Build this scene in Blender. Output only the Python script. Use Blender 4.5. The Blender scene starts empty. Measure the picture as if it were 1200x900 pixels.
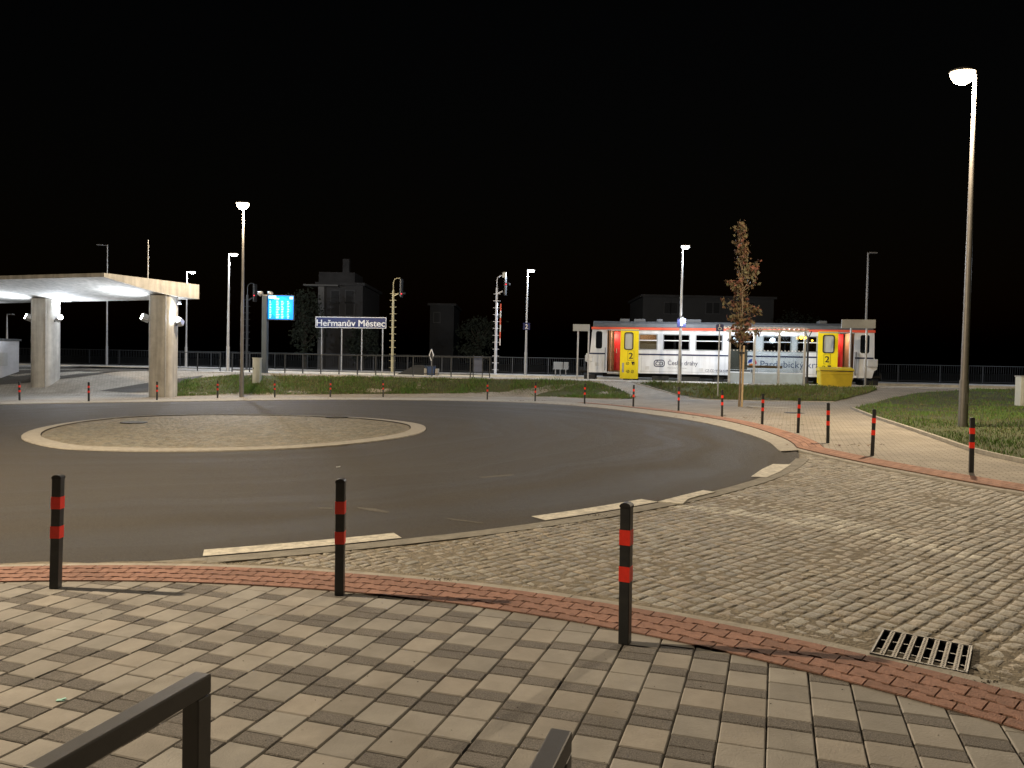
import bpy, bmesh, math, random
from mathutils import Vector, Matrix, noise
from mathutils.geometry import delaunay_2d_cdt
R = math.radians
random.seed(7)
S = bpy.context.scene
COL = S.collection
# ---------------------------------------------------------------- camera
F, CH, ROLL, PITCH = 900.0, 1.6, 0.02, math.atan(24 / 900)
cr, sr, cp, sp = math.cos(ROLL), math.sin(ROLL), math.cos(PITCH), math.sin(PITCH)
cam = bpy.data.objects.new('camera', bpy.data.cameras.new('camera')); COL.objects.link(cam)
m = Matrix.Identity(4)
for i, c in enumerate(((cr, sp * sr, cp * sr), (-sr, sp * cr, cp * cr), (0, -cp, sp), (0, 0, CH))):
    for j in range(3): m[j][i] = c[j]
cam.matrix_world = m
cam.data.lens = 27; cam.data.sensor_width = 36; cam.data.clip_end = 3000; cam.data.clip_start = .05
S.camera = cam
# ---------------------------------------------------------------- sky (night)
W = bpy.data.worlds.new('World'); S.world = W; W.use_nodes = True
nt = W.node_tree; bg = nt.nodes['Background']
sky = nt.nodes.new('ShaderNodeTexSky'); sky.sky_type = 'NISHITA'; sky.sun_disc = False
sky.sun_elevation = R(-1); sky.sun_rotation = R(200)
nt.links.new(sky.outputs[0], bg.inputs[0]); bg.inputs[1].default_value = 0.003
S.view_settings.view_transform = 'Standard'; S.view_settings.look = 'None'
S.view_settings.exposure = 0.0; S.view_settings.gamma = 1.0
S.cycles.use_denoising = True
S.cycles.max_bounces = 5
S.cycles.sample_clamp_indirect = 4.0
WARM = (1.0, 0.80, 0.55); COOL = (0.80, 0.88, 1.0)
P_STREET, P_PLAT = 5200, 1650

# ---------------------------------------------------------------- terrain and rays
ZP, ZP2, K = 0.80, 0.90, 0.16            # platform one and two levels; track line slope
YS = [(-60, 38), (-40, 38), (-16, 37), (0, 36.2), (4, 35.5), (10, 31.5), (14, 29), (25, 26), (60, 26)]
def interp(T, x):
    if x <= T[0][0]: return T[0][1]
    for (a, b), (c, d) in zip(T, T[1:]):
        if x <= c: return b + (d - b) * (x - a) / (c - a)
    return T[-1][1]
def G(x, y):
    base = .02 * max(-40, min(40, x))
    ys = interp(YS, x); ye = 38.0 - K * x
    s = max(0, min(1, (y - ys) / max(.5, ye - ys))); s = s * s * (3 - 2 * s)
    return base + (ZP - base) * s
def ray(u, v):
    a = (u - 600) / F; b = (450 - v) / F
    x = a * cr - b * sr; y = a * sr + b * cr
    return Vector((x, cp + y * sp, -sp + y * cp))
def hit(u, v):                            # pixel of the photo -> where it meets the ground
    d = ray(u, v); t = 1.0
    while t < 90:
        p = d * t
        if CH + p.z < G(p.x, p.y): break
        t += .1
    lo, hi = t - .1, t
    for _ in range(12):
        mi = (lo + hi) / 2; p = d * mi
        if CH + p.z < G(p.x, p.y): hi = mi
        else: lo = mi
    p = d * hi
    return Vector((p.x, p.y, G(p.x, p.y)))
def hit2(u, v): p = hit(u, v); return (p.x, p.y)
def hitz(u, v, z):
    d = ray(u, v); t = (z - CH) / d.z; return Vector((d.x * t, d.y * t, z))
def hitt(u, v, t0):                       # on the vertical plane y + K x = t0
    d = ray(u, v); t = t0 / (d.y + K * d.x); return Vector((d.x * t, d.y * t, CH + d.z * t))
ANG = -math.atan(K)

# ---------------------------------------------------------------- materials
MATS = {}
def mat(name, col, rough=.6, metal=0, var=.0, vs=8.0, bump=0, bs=60, col2=None, spec=.5, trans=0, attr=False, stains=None):
    if name in MATS: return MATS[name]
    mt = bpy.data.materials.new(name); mt.use_nodes = True; MATS[name] = mt
    n = mt.node_tree.nodes; l = mt.node_tree.links; b = n['Principled BSDF']
    b.inputs['Roughness'].default_value = rough; b.inputs['Metallic'].default_value = metal
    b.inputs['Specular IOR Level'].default_value = spec
    if trans: b.inputs['Transmission Weight'].default_value = trans
    tc = n.new('ShaderNodeTexCoord')
    src = None
    if attr:
        at = n.new('ShaderNodeAttribute'); at.attribute_name = 'Col'; src = at.outputs['Color']
    if var or col2:
        t = n.new('ShaderNodeTexNoise'); t.inputs['Scale'].default_value = vs; t.inputs['Detail'].default_value = 6
        t.inputs['Roughness'].default_value = .65
        l.new(tc.outputs['Object'], t.inputs['Vector'])
        r = n.new('ShaderNodeValToRGB'); l.new(t.outputs[0], r.inputs[0])
        r.color_ramp.elements[0].position = .32; r.color_ramp.elements[1].position = .68
        if attr:
            r.color_ramp.elements[0].color = (1 - var,) * 3 + (1,); r.color_ramp.elements[1].color = (1 + var * .6,) * 3 + (1,)
            mx = n.new('ShaderNodeMix'); mx.data_type = 'RGBA'; mx.blend_type = 'MULTIPLY'; mx.inputs[0].default_value = 1
            l.new(src, mx.inputs[6]); l.new(r.outputs[0], mx.inputs[7]); src = mx.outputs[2]
        else:
            c2 = col2 or tuple(c * (1 - var) for c in col)
            r.color_ramp.elements[0].color = tuple(c2) + (1,)
            r.color_ramp.elements[1].color = tuple(min(1, c * (1 + (0 if col2 else var))) for c in col) + (1,)
            src = r.outputs[0]
    if stains:
        sc_, amt, scol = stains
        t = n.new('ShaderNodeTexNoise'); t.inputs['Scale'].default_value = sc_; t.inputs['Detail'].default_value = 4
        t.inputs['Distortion'].default_value = .6
        l.new(tc.outputs['Object'], t.inputs['Vector'])
        r = n.new('ShaderNodeValToRGB'); l.new(t.outputs[0], r.inputs[0])
        r.color_ramp.elements[0].position = .5; r.color_ramp.elements[1].position = .72
        r.color_ramp.elements[0].color = (0, 0, 0, 1); r.color_ramp.elements[1].color = (amt, amt, amt, 1)
        mx = n.new('ShaderNodeMix'); mx.data_type = 'RGBA'
        l.new(r.outputs[0], mx.inputs[0])
        if src: l.new(src, mx.inputs[6])
        else: mx.inputs[6].default_value = tuple(col) + (1,)
        mx.inputs[7].default_value = tuple(scol) + (1,); src = mx.outputs[2]
    if src: l.new(src, b.inputs['Base Color'])
    else: b.inputs['Base Color'].default_value = tuple(col) + (1,)
    if bump:
        t = n.new('ShaderNodeTexNoise'); t.inputs['Scale'].default_value = bs; t.inputs['Detail'].default_value = 5
        l.new(tc.outputs['Object'], t.inputs['Vector'])
        bp = n.new('ShaderNodeBump'); bp.inputs['Strength'].default_value = bump; bp.inputs['Distance'].default_value = .02
        l.new(t.outputs[0], bp.inputs['Height']); l.new(bp.outputs[0], b.inputs['Normal'])
    return mt
def emis(name, col, strength):
    if name in MATS: return MATS[name]
    mt = bpy.data.materials.new(name); mt.use_nodes = True; MATS[name] = mt
    b = mt.node_tree.nodes['Principled BSDF']; b.inputs['Base Color'].default_value = (*[c * .5 for c in col], 1)
    b.inputs['Emission Color'].default_value = (*col, 1); b.inputs['Emission Strength'].default_value = strength
    return mt
def brick_mat(name, c1, c2, mortar, bw, rh, rot, msize=.006, bump=.5, var=.3, mrough=.85):
    mt = bpy.data.materials.new(name); mt.use_nodes = True; MATS[name] = mt
    n = mt.node_tree.nodes; l = mt.node_tree.links; b = n['Principled BSDF']
    b.inputs['Roughness'].default_value = mrough
    tc = n.new('ShaderNodeTexCoord'); mp = n.new('ShaderNodeMapping'); mp.inputs['Rotation'].default_value = (0, 0, rot)
    l.new(tc.outputs['Object'], mp.inputs[0])
    br = n.new('ShaderNodeTexBrick'); l.new(mp.outputs[0], br.inputs['Vector'])
    br.inputs['Color1'].default_value = (*c1, 1); br.inputs['Color2'].default_value = (*c2, 1); br.inputs['Mortar'].default_value = (*mortar, 1)
    br.inputs['Scale'].default_value = 1; br.inputs['Brick Width'].default_value = bw; br.inputs['Row Height'].default_value = rh
    br.inputs['Mortar Size'].default_value = msize; br.inputs['Mortar Smooth'].default_value = .3
    nz = n.new('ShaderNodeTexNoise'); nz.inputs['Scale'].default_value = .9; nz.inputs['Detail'].default_value = 7; nz.inputs['Roughness'].default_value = .7
    l.new(tc.outputs['Object'], nz.inputs['Vector'])
    rp = n.new('ShaderNodeMapRange'); rp.inputs[1].default_value = .3; rp.inputs[2].default_value = .7
    rp.inputs[3].default_value = 1 - var; rp.inputs[4].default_value = 1 + var * .5; l.new(nz.outputs[0], rp.inputs[0])
    mx = n.new('ShaderNodeMix'); mx.data_type = 'RGBA'; mx.blend_type = 'MULTIPLY'; mx.inputs[0].default_value = 1
    l.new(br.outputs['Color'], mx.inputs[6]); l.new(rp.outputs[0], mx.inputs[7]); l.new(mx.outputs[2], b.inputs['Base Color'])
    bp = n.new('ShaderNodeBump'); bp.inputs['Strength'].default_value = bump; bp.inputs['Distance'].default_value = .01; bp.invert = True
    l.new(br.outputs['Fac'], bp.inputs['Height']); l.new(bp.outputs[0], b.inputs['Normal'])
    return mt
M_dark = mat('charcoal_paint', (.022, .024, .026), .42, var=.25, vs=14, bump=.05, bs=200, stains=(9, .35, (.06, .055, .045)))
M_blk = mat('black_plastic', (.012, .012, .013), .5)
M_red = mat('red_reflective_film', (.95, .04, .02), .4, var=.08, vs=30)
M_galv = mat('galvanised_steel', (.42, .42, .42), .45, .6, var=.15, vs=14)
M_pole = mat('grey_lamp_paint', (.20, .19, .18), .45, .3, var=.12, vs=6)
M_rail = mat('dark_rail_paint', (.035, .038, .042), .5, .2)
M_conc = mat('fair_faced_concrete', (.50, .48, .44), .85, var=.14, vs=2.2, bump=.25, bs=30, stains=(.8, .35, (.33, .31, .27)))
def streaks(mt, sc_, lo):
    n = mt.node_tree.nodes; l = mt.node_tree.links; b = n['Principled BSDF']; src = b.inputs['Base Color'].links[0].from_socket
    tc = n.new('ShaderNodeTexCoord'); mp = n.new('ShaderNodeMapping'); mp.inputs['Scale'].default_value = sc_; l.new(tc.outputs['Object'], mp.inputs[0])
    t = n.new('ShaderNodeTexNoise'); t.inputs['Scale'].default_value = 1; t.inputs['Detail'].default_value = 6; l.new(mp.outputs[0], t.inputs['Vector'])
    g = n.new('ShaderNodeMapRange'); g.inputs[1].default_value = .35; g.inputs[2].default_value = .65; g.inputs[3].default_value = lo; g.inputs[4].default_value = 1.05; l.new(t.outputs[0], g.inputs[0])
    mx = n.new('ShaderNodeMix'); mx.data_type = 'RGBA'; mx.blend_type = 'MULTIPLY'; mx.inputs[0].default_value = 1; l.new(src, mx.inputs[6]); l.new(g.outputs[0], mx.inputs[7]); l.new(mx.outputs[2], b.inputs['Base Color'])
streaks(M_conc, (5, 5, .35), .74)
M_kerb = mat('kerb_concrete', (.37, .345, .30), .9, var=.2, vs=9, bump=.4, bs=90)
M_white = mat('white_road_paint', (.58, .55, .47), .75, var=.35, vs=12, bump=.5, bs=50)
M_asph = mat('asphalt', (.060, .051, .040), .78, var=.35, vs=70, bump=.8, bs=240, stains=(.35, .5, (.075, .066, .052)))
def asphalt_tracks(mt, c):
    n = mt.node_tree.nodes; l = mt.node_tree.links; b = n['Principled BSDF']; src = b.inputs['Base Color'].links[0].from_socket
    tc = n.new('ShaderNodeTexCoord'); d = n.new('ShaderNodeVectorMath'); d.operation = 'DISTANCE'; d.inputs[1].default_value = (c[0], c[1], 0)
    mp = n.new('ShaderNodeMapping'); mp.inputs['Scale'].default_value = (1, 1, 0); l.new(tc.outputs['Object'], mp.inputs[0]); l.new(mp.outputs[0], d.inputs[0])
    t0 = n.new('ShaderNodeTexNoise'); t0.inputs['Scale'].default_value = .25; l.new(tc.outputs['Object'], t0.inputs['Vector'])
    ad_ = n.new('ShaderNodeMath'); ad_.operation = 'MULTIPLY_ADD'; l.new(t0.outputs[0], ad_.inputs[0]); ad_.inputs[1].default_value = 2.5; l.new(d.outputs['Value'], ad_.inputs[2])
    t1 = n.new('ShaderNodeTexNoise'); t1.noise_dimensions = '1D'; t1.inputs['Scale'].default_value = 1.1; t1.inputs['Detail'].default_value = 7; t1.inputs['Roughness'].default_value = .7
    l.new(ad_.outputs[0], t1.inputs['W'])
    rg_ = n.new('ShaderNodeMapRange'); rg_.inputs[1].default_value = .3; rg_.inputs[2].default_value = .7; rg_.inputs[3].default_value = .78; rg_.inputs[4].default_value = 1.28; l.new(t1.outputs[0], rg_.inputs[0])
    mx = n.new('ShaderNodeMix'); mx.data_type = 'RGBA'; mx.blend_type = 'MULTIPLY'; mx.inputs[0].default_value = 1; l.new(src, mx.inputs[6]); l.new(rg_.outputs[0], mx.inputs[7])
    v = n.new('ShaderNodeTexVoronoi'); v.inputs['Scale'].default_value = 70; l.new(tc.outputs['Object'], v.inputs['Vector'])
    r2 = n.new('ShaderNodeMapRange'); r2.inputs[1].default_value = 0; r2.inputs[2].default_value = .6; r2.inputs[3].default_value = 1.35; r2.inputs[4].default_value = .8; l.new(v.outputs['Distance'], r2.inputs[0])
    m2 = n.new('ShaderNodeMix'); m2.data_type = 'RGBA'; m2.blend_type = 'MULTIPLY'; m2.inputs[0].default_value = 1; l.new(mx.outputs[2], m2.inputs[6]); l.new(r2.outputs[0], m2.inputs[7]); l.new(m2.outputs[2], b.inputs['Base Color'])
    l.new(rg_.outputs[0], b.inputs['Roughness']); b.inputs['Roughness'].default_value = .8
    rr_ = n.new('ShaderNodeMapRange'); rr_.inputs[1].default_value = .78; rr_.inputs[2].default_value = 1.28; rr_.inputs[3].default_value = .62; rr_.inputs[4].default_value = .85; l.new(rg_.outputs[0], rr_.inputs[0]); l.new(rr_.outputs[0], b.inputs['Roughness'])
asphalt_tracks(M_asph, (-6.8, 18.4))
M_soil = mat('dark_soil', (.05, .042, .03), .95, var=.4, vs=3, bump=.6, bs=20)
M_wht = mat('white_train_paint', (.74, .75, .75), .35, var=.05, vs=2)
streaks(M_wht, (4, 4, .5), .88)
M_wdirty = mat('white_train_end', (.62, .62, .60), .4, var=.12, vs=3)
M_yel = mat('yellow_door_paint', (.95, .74, .008), .35, var=.04, vs=4)
M_tred = mat('red_stripe_paint', (.75, .10, .05), .4)
M_blue = mat('dark_blue_paint', (.012, .02, .07), .4)
M_signblue = mat('sign_blue', (.004, .012, .10), .35)
M_signwhite = mat('sign_white', (.8, .8, .8), .4)
M_roofg = mat('train_roof_grey', (.10, .105, .11), .6, var=.2, vs=3)
M_glass = mat('dark_glass', (.012, .014, .016), .08, spec=.7)
M_under = mat('underframe_black', (.02, .019, .018), .8, var=.3, vs=6)
M_wood = mat('plank_wood', (.30, .20, .11), .7, var=.25, vs=10)
M_bin = mat('yellow_grit_plastic', (.62, .47, .025), .45, var=.06, vs=5)
M_cab = mat('cabinet_grey', (.50, .52, .48), .55, var=.06, vs=5)
M_panelg = mat('grey_panel', (.34, .35, .35), .6, var=.08, vs=6)

# ---------------------------------------------------------------- mesh builder
class MB:
    def __init__(s): s.v = []; s.f = []; s.c = []
    def add(s, vs, fs, col=None):
        o = len(s.v); s.v += [tuple(v) for v in vs]; s.f += [tuple(i + o for i in f) for f in fs]
        s.c += [col] * len(fs); return s
    def box(s, c, d, rz=0, M=None, col=None):
        c = Vector(c); d = Vector(d) / 2; Q = Matrix.Rotation(rz, 3, 'Z') if M is None else M
        vs = [c + Q @ Vector((x * d.x, y * d.y, z * d.z)) for z in (-1, 1) for x, y in ((-1, -1), (1, -1), (1, 1), (-1, 1))]
        return s.add(vs, [(3, 2, 1, 0), (4, 5, 6, 7), (0, 1, 5, 4), (1, 2, 6, 5), (2, 3, 7, 6), (3, 0, 4, 7)], col)
    def beam(s, a, b, w, h=None, up=(0, 0, 1)):
        a = Vector(a); b = Vector(b); d = (b - a); L = d.length; d.normalize(); up = Vector(up)
        if abs(d.dot(up)) > .99: up = Vector((1, 0, 0))
        x = d.cross(up).normalized(); y = x.cross(d)
        return s.box((a + b) / 2, (w, L, h or w), M=Matrix((x, d, y)).transposed())
    def cyl(s, a, b, r0, r1=None, n=12):
        a = Vector(a); b = Vector(b); d = (b - a).normalized(); r1 = r0 if r1 is None else r1
        up = Vector((0, 0, 1)) if abs(d.z) < .9 else Vector((1, 0, 0))
        x = d.cross(up).normalized(); y = d.cross(x); vs = []
        for p, r in ((a, r0), (b, r1)):
            for i in range(n): t = 2 * math.pi * i / n; vs.append(p + x * math.cos(t) * r + y * math.sin(t) * r)
        fs = [(i, (i + 1) % n, n + (i + 1) % n, n + i) for i in range(n)]
        fs = [f[::-1] for f in fs]
        fs += [tuple(range(n)), tuple(range(2 * n - 1, n - 1, -1))]
        return s.add(vs, fs)
    def tube(s, pts, r, n=8):
        for a, b in zip(pts, pts[1:]): s.cyl(a, b, r, r, n)
        return s
    def lathe(s, c, prof, n=16, sy=1):
        vs = []; c = Vector(c)
        for r, z in prof:
            for i in range(n): t = 2 * math.pi * i / n; vs.append(c + Vector((math.cos(t) * r, math.sin(t) * r * sy, z)))
        fs = [(k * n + i, k * n + (i + 1) % n, (k + 1) * n + (i + 1) % n, (k + 1) * n + i) for k in range(len(prof) - 1) for i in range(n)]
        fs += [tuple(range(n - 1, -1, -1)), tuple((len(prof) - 1) * n + i for i in range(n))]
        return s.add(vs, fs)
    def prism(s, pts, h, axis='z', base=0):    # extrude a convex-ish outline
        n = len(pts)
        def P(p, k):
            if axis == 'z': return (p[0], p[1], base + k)
            if axis == 'y': return (p[0], base + k, p[1])
            return (base + k, p[0], p[1])
        vs = [P(p, 0) for p in pts] + [P(p, h) for p in pts]
        return s.add(vs, [tuple(range(n - 1, -1, -1)), tuple(range(n, 2 * n))] + [(i, (i + 1) % n, n + (i + 1) % n, n + i) for i in range(n)])
    def build(s, name, mt, parent=None, smooth=False, bevel=0, seg=2):
        me = bpy.data.meshes.new(name); me.from_pydata(s.v, [], s.f)
        if any(c is not None for c in s.c):
            at = me.color_attributes.new('Col', 'FLOAT_COLOR', 'CORNER'); buf = []
            for p, c in zip(me.polygons, s.c): buf += list((*(c or (1, 1, 1)), 1)) * p.loop_total
            at.data.foreach_set('color', buf)
        b = bmesh.new(); b.from_mesh(me); 
        if not s.c or s.c[0] is None: bmesh.ops.recalc_face_normals(b, faces=b.faces)
        b.to_mesh(me); b.free()
        me.materials.append(mt)
        if smooth:
            me.polygons.foreach_set('use_smooth', [True] * len(me.polygons))
            try: me.set_sharp_from_angle(angle=R(40))
            except Exception: pass
        o = bpy.data.objects.new(name, me); COL.objects.link(o); o.parent = parent
        if bevel:
            bm_ = o.modifiers.new('bevel', 'BEVEL'); bm_.width = bevel; bm_.segments = seg; bm_.limit_method = 'ANGLE'
        return o
def tag(o, label=None, cat=None, group=None, kind=None):
    if label: o['label'] = label
    if cat: o['category'] = cat
    if group: o['group'] = group
    if kind: o['kind'] = kind
    return o
def thing(name, label, cat, loc=(0, 0, 0), rz=0, group=None):
    o = bpy.data.objects.new(name, None); COL.objects.link(o); o.location = loc; o.rotation_euler = (0, 0, rz)
    o.empty_display_size = .1
    return tag(o, label, cat, group)
def dup(root, loc, rz=0, label=None, group=None):
    def cp_(o, par):
        c = o.copy(); COL.objects.link(c); c.parent = par
        for ch in [k for k in o.children]: cp_(ch, c)
        return c
    r = cp_(root, None); r.location = loc; r.rotation_euler = (0, 0, rz)
    if label: r['label'] = label
    if group: r['group'] = group
    return r
def curve_plate(name, outline, holes, th, mt, parent, loc=(0, 0, 0), vertical=True):   # plate in local XZ, front at y = loc.y
    cu = bpy.data.curves.new(name, 'CURVE'); cu.dimensions = '2D'; cu.fill_mode = 'BOTH'; cu.extrude = th / 2
    for pl in [outline] + holes:
        spl = cu.splines.new('POLY'); spl.points.add(len(pl) - 1)
        for p, q in zip(spl.points, pl): p.co = (q[0], q[1], 0, 1)
        spl.use_cyclic_u = True
    tmp = bpy.data.objects.new(name, cu); COL.objects.link(tmp)
    me = bpy.data.meshes.new_from_object(tmp.evaluated_get(bpy.context.evaluated_depsgraph_get()))
    bpy.data.objects.remove(tmp)
    if vertical: me.transform(Matrix.Translation(Vector(loc) + Vector((0, th / 2, 0))) @ Matrix.Rotation(R(90), 4, 'X'))
    else: me.transform(Matrix.Translation(Vector(loc)))
    me.materials.clear(); me.materials.append(mt); me.name = name
    o = bpy.data.objects.new(name, me); COL.objects.link(o); o.parent = parent
    return o
BASE = {'č': 'c', 'ř': 'r', 'ě': 'e', 'Č': 'C', 'ů': 'u', 'á': 'a', 'ý': 'y'}
def glyphs(s):
    cu = bpy.data.curves.new('t', 'FONT'); cu.body = s; cu.extrude = .004; cu.size = 1
    tmp = bpy.data.objects.new('t', cu); COL.objects.link(tmp)
    me = bpy.data.meshes.new_from_object(tmp.evaluated_get(bpy.context.evaluated_depsgraph_get()))
    bpy.data.objects.remove(tmp); return me
def text(name, s, mt, parent, x0, x1, z, y, height=None, bold=False):   # width x0..x1, baseline z, on plane y facing -y; accents drawn as strokes
    plain = ''.join(BASE.get(c, c) for c in s); me = glyphs(plain); mb = MB()
    for i, c in enumerate(s):
        if c in BASE:
            g1 = glyphs(plain[:i + 1]); g0 = glyphs(plain[i]); w = max(v.co.x for v in g0.vertices) - min(v.co.x for v in g0.vertices)
            cx_ = max(v.co.x for v in g1.vertices) - w / 2; ty = max(v.co.y for v in g0.vertices) + .06; k = .045
            bpy.data.meshes.remove(g0); bpy.data.meshes.remove(g1)
            def stroke(a, c2):
                a = Vector(a); c2 = Vector(c2); d = (c2 - a).normalized() * k / 2; n_ = Vector((-d.y, d.x))
                vs = [a - d - n_, c2 + d - n_, c2 + d + n_, a - d + n_]; mb.add([(v.x, v.y, .0042) for v in vs] + [(v.x, v.y, -.0038) for v in vs], [(0, 1, 2, 3), (7, 6, 5, 4), (0, 4, 5, 1), (1, 5, 6, 2), (2, 6, 7, 3), (3, 7, 4, 0)])
            if c in 'čřěČ': mb_ = [((cx_ - .09, ty + .11), (cx_, ty + .01)), ((cx_ + .09, ty + .11), (cx_, ty + .01))]
            elif c == 'ů': mb_ = [((cx_ + .065 * math.cos(R(a0)), ty + .07 + .065 * math.sin(R(a0))), (cx_ + .065 * math.cos(R(a0 + 45)), ty + .07 + .065 * math.sin(R(a0 + 45)))) for a0 in range(0, 360, 45)]
            else: mb_ = [((cx_ - .02, ty), (cx_ + .06, ty + .12))]
            for q in mb_: stroke(*q)
    xs = [v.co.x for v in me.vertices]; w = max(xs) - min(xs); sx = (x1 - x0) / w
    sy = sx if height is None else height / .73
    bb = bmesh.new(); bb.from_mesh(me)
    if mb.v:
        m3 = bpy.data.meshes.new('a'); m3.from_pydata(mb.v, [], mb.f); bb.from_mesh(m3); bpy.data.meshes.remove(m3)
    bb.to_mesh(me); bb.free()
    me.transform(Matrix.Translation((x0, y, z)) @ Matrix.Rotation(R(90), 4, 'X') @ Matrix.Diagonal((sx, sy, 1, 1)) @ Matrix.Translation((-min(xs), 0, 0)))
    me.materials.clear(); me.materials.append(mt); me.name = name
    if bold:
        bb = bmesh.new(); h_ = sy * .024
        for k, (dx, dz) in enumerate(((0, 0), (h_, 0), (-h_, 0), (0, h_ * .6), (0, -h_ * .6))):
            m2 = me.copy(); m2.transform(Matrix.Translation((dx, -.0007 * k, dz))); bb.from_mesh(m2); bpy.data.meshes.remove(m2)
        bb.to_mesh(me); bb.free()
    o = bpy.data.objects.new(name, me); COL.objects.link(o); o.parent = parent
    return o
def rrect(x0, z0, x1, z1, r=.06, n=4):
    pts = []
    for cx, cz, a in ((x1 - r, z1 - r, 0), (x0 + r, z1 - r, 90), (x0 + r, z0 + r, 180), (x1 - r, z0 + r, 270)):
        for i in range(n + 1): t = R(a + 90 * i / n); pts.append((cx + r * math.cos(t), cz + r * math.sin(t)))
    return pts
def light(name, kind, loc, power, col, parent=None, radius=.1, rot=None, spot=None, size=None):
    ld = bpy.data.lights.new(name, kind); ld.energy = power; ld.color = col
    if kind == 'AREA': ld.shape = 'DISK'; ld.size = size or .3
    else: ld.shadow_soft_size = radius
    if spot: ld.spot_size = R(spot); ld.spot_blend = .5
    o = bpy.data.objects.new(name, ld); COL.objects.link(o); o.location = loc; o.parent = parent
    if rot: o.rotation_euler = rot
    return o

# ---------------------------------------------------------------- draped ground sheets
def inside(p, poly):
    x, y = p; c = False; n = len(poly)
    for i in range(n):
        x1, y1 = poly[i]; x2, y2 = poly[(i + 1) % n]
        if (y1 > y) != (y2 > y) and x < (x2 - x1) * (y - y1) / (y2 - y1) + x1: c = not c
    return c
def densify(poly, step):
    out = []
    for a, b in zip(poly, poly[1:] + poly[:1]):
        L = math.hypot(b[0] - a[0], b[1] - a[1]); n = max(1, int(L / step))
        out += [(a[0] + (b[0] - a[0]) * i / n, a[1] + (b[1] - a[1]) * i / n) for i in range(n)]
    return out
def smooth_line(pts, n=5):                # Catmull-Rom through the points
    out = []
    for i in range(len(pts) - 1):
        p0 = pts[max(0, i - 1)]; p1 = pts[i]; p2 = pts[i + 1]; p3 = pts[min(len(pts) - 1, i + 2)]
        for k in range(n):
            t = k / n
            out.append(tuple(.5 * (2 * b + (c - a) * t + (2 * a - 5 * b + 4 * c - d) * t * t + (3 * b - a - 3 * c + d) * t ** 3)
                             for a, b, c, d in zip(p0, p1, p2, p3)))
    out.append(tuple(pts[-1])); return out
def drape(name, poly, off, mt, step=1.0, kind='structure', zf=G, skirt=.05, bump=0):
    bd = densify(poly, step)
    xs = [p[0] for p in poly]; ys = [p[1] for p in poly]; pts = [Vector(p) for p in bd]
    y = min(ys) + step / 2
    while y < max(ys):
        x = min(xs) + step / 2
        while x < max(xs):
            q = (x + random.uniform(-.1, .1) * step, y + random.uniform(-.1, .1) * step)
            if inside(q, poly): pts.append(Vector(q))
            x += step
        y += step
    n = len(bd)
    vo, eo, fo, *_ = delaunay_2d_cdt(pts, [(i, (i + 1) % n) for i in range(n)], [], 1, 1e-4)
    b = MB(); b.add([(v.x, v.y, zf(v.x, v.y) + off + (bump * noise.noise(Vector((v.x * .8, v.y * .8, 0))) if bump else 0)) for v in vo], fo)
    if skirt:
        b.add([(p[0], p[1], zf(*p) + off) for p in bd] + [(p[0], p[1], zf(*p) + off - skirt) for p in bd],
              [(i, (i + 1) % n, n + (i + 1) % n, n + i) for i in range(n)])
    o = b.build(name, mt)
    me = o.data
    bm = bmesh.new(); bm.from_mesh(me)
    for f in bm.faces:
        if f.normal.z < -.2: f.normal_flip()
    bm.to_mesh(me); bm.free()
    return tag(o, kind=kind)

KC, KR0, KR1 = Vector((-3.05, -1.78)), 7.27, 7.69   # near pavement arc: brick band between the two radii
AC, AR = Vector((-6.72, 18.21)), 12.69              # roundabout, near edge
IC, IR = Vector((-6.95, 18.87)), 4.97               # central island
FC, FR_ = Vector((24.33, 15.46)), 19.06             # far kerb of the side street
def arc(c, r, a0, a1, n): return [(c.x + r * math.cos(R(a0 + (a1 - a0) * i / n)), c.y + r * math.sin(R(a0 + (a1 - a0) * i / n))) for i in range(n + 1)]

def ang(c, p): return math.degrees(math.atan2(p[1] - c.y, p[0] - c.x))
# ground under everything
def GB(x, y):
    t = y + K * x
    if t > 40.6: return .12
    return G(x, y) - .16
big = [(-400, -60), (400, -60), (400, 700), (-400, 700)]
b = MB(); xs_ = [-600, -200, -80] + [-60 + 3 * i for i in range(41)] + [80, 200, 600]; ys_ = [-60, -20, 0, 10, 20, 24] + [26 + i for i in range(30)] + [60, 80, 120, 250, 900]
vs = [(x, y, GB(x, y) - (0 if -60 < x < 60 and y < 60 else .05)) for y in ys_ for x in xs_]; nx = len(xs_)
b.add(vs, [(j * nx + i, j * nx + i + 1, (j + 1) * nx + i + 1, (j + 1) * nx + i) for j in range(len(ys_) - 1) for i in range(nx - 1)])
tag(b.build('ground', M_soil), kind='structure')

# asphalt of the roundabout
far_in = smooth_line([hit2(*p) for p in [(0, 474.5), (120, 472.5), (250, 470.5), (380, 469), (480, 469.5), (600, 471.8), (690, 477.5), (760, 486), (820, 495.5), (870, 508), (900, 519), (915, 530.5), (934, 530.5), (936, 540)]])
far_out = smooth_line([hit2(*p) for p in [(0, 472), (120, 470.2), (250, 467.8), (380, 466.6), (480, 467), (600, 469), (690, 473.8), (760, 481), (820, 489), (870, 499), (915, 514), (935, 526)]])
a_end = ang(AC, hit2(935, 540))
near = arc(AC, AR, a_end, -95, 40)
asph = [(-45, 31)] + far_in + near + [(-16, 6.2), (-45, 8)]
drape('road', asph, .012, M_asph, .8, skirt=0)
# white edge band along the far arc (painted kerb)
ring = far_out + [hit2(934, 529.5), hit2(915, 530.5)] + list(reversed(far_in[:-10]))
drape('kerb_band', ring, .03, M_kerb, .5, skirt=.06)
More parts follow.
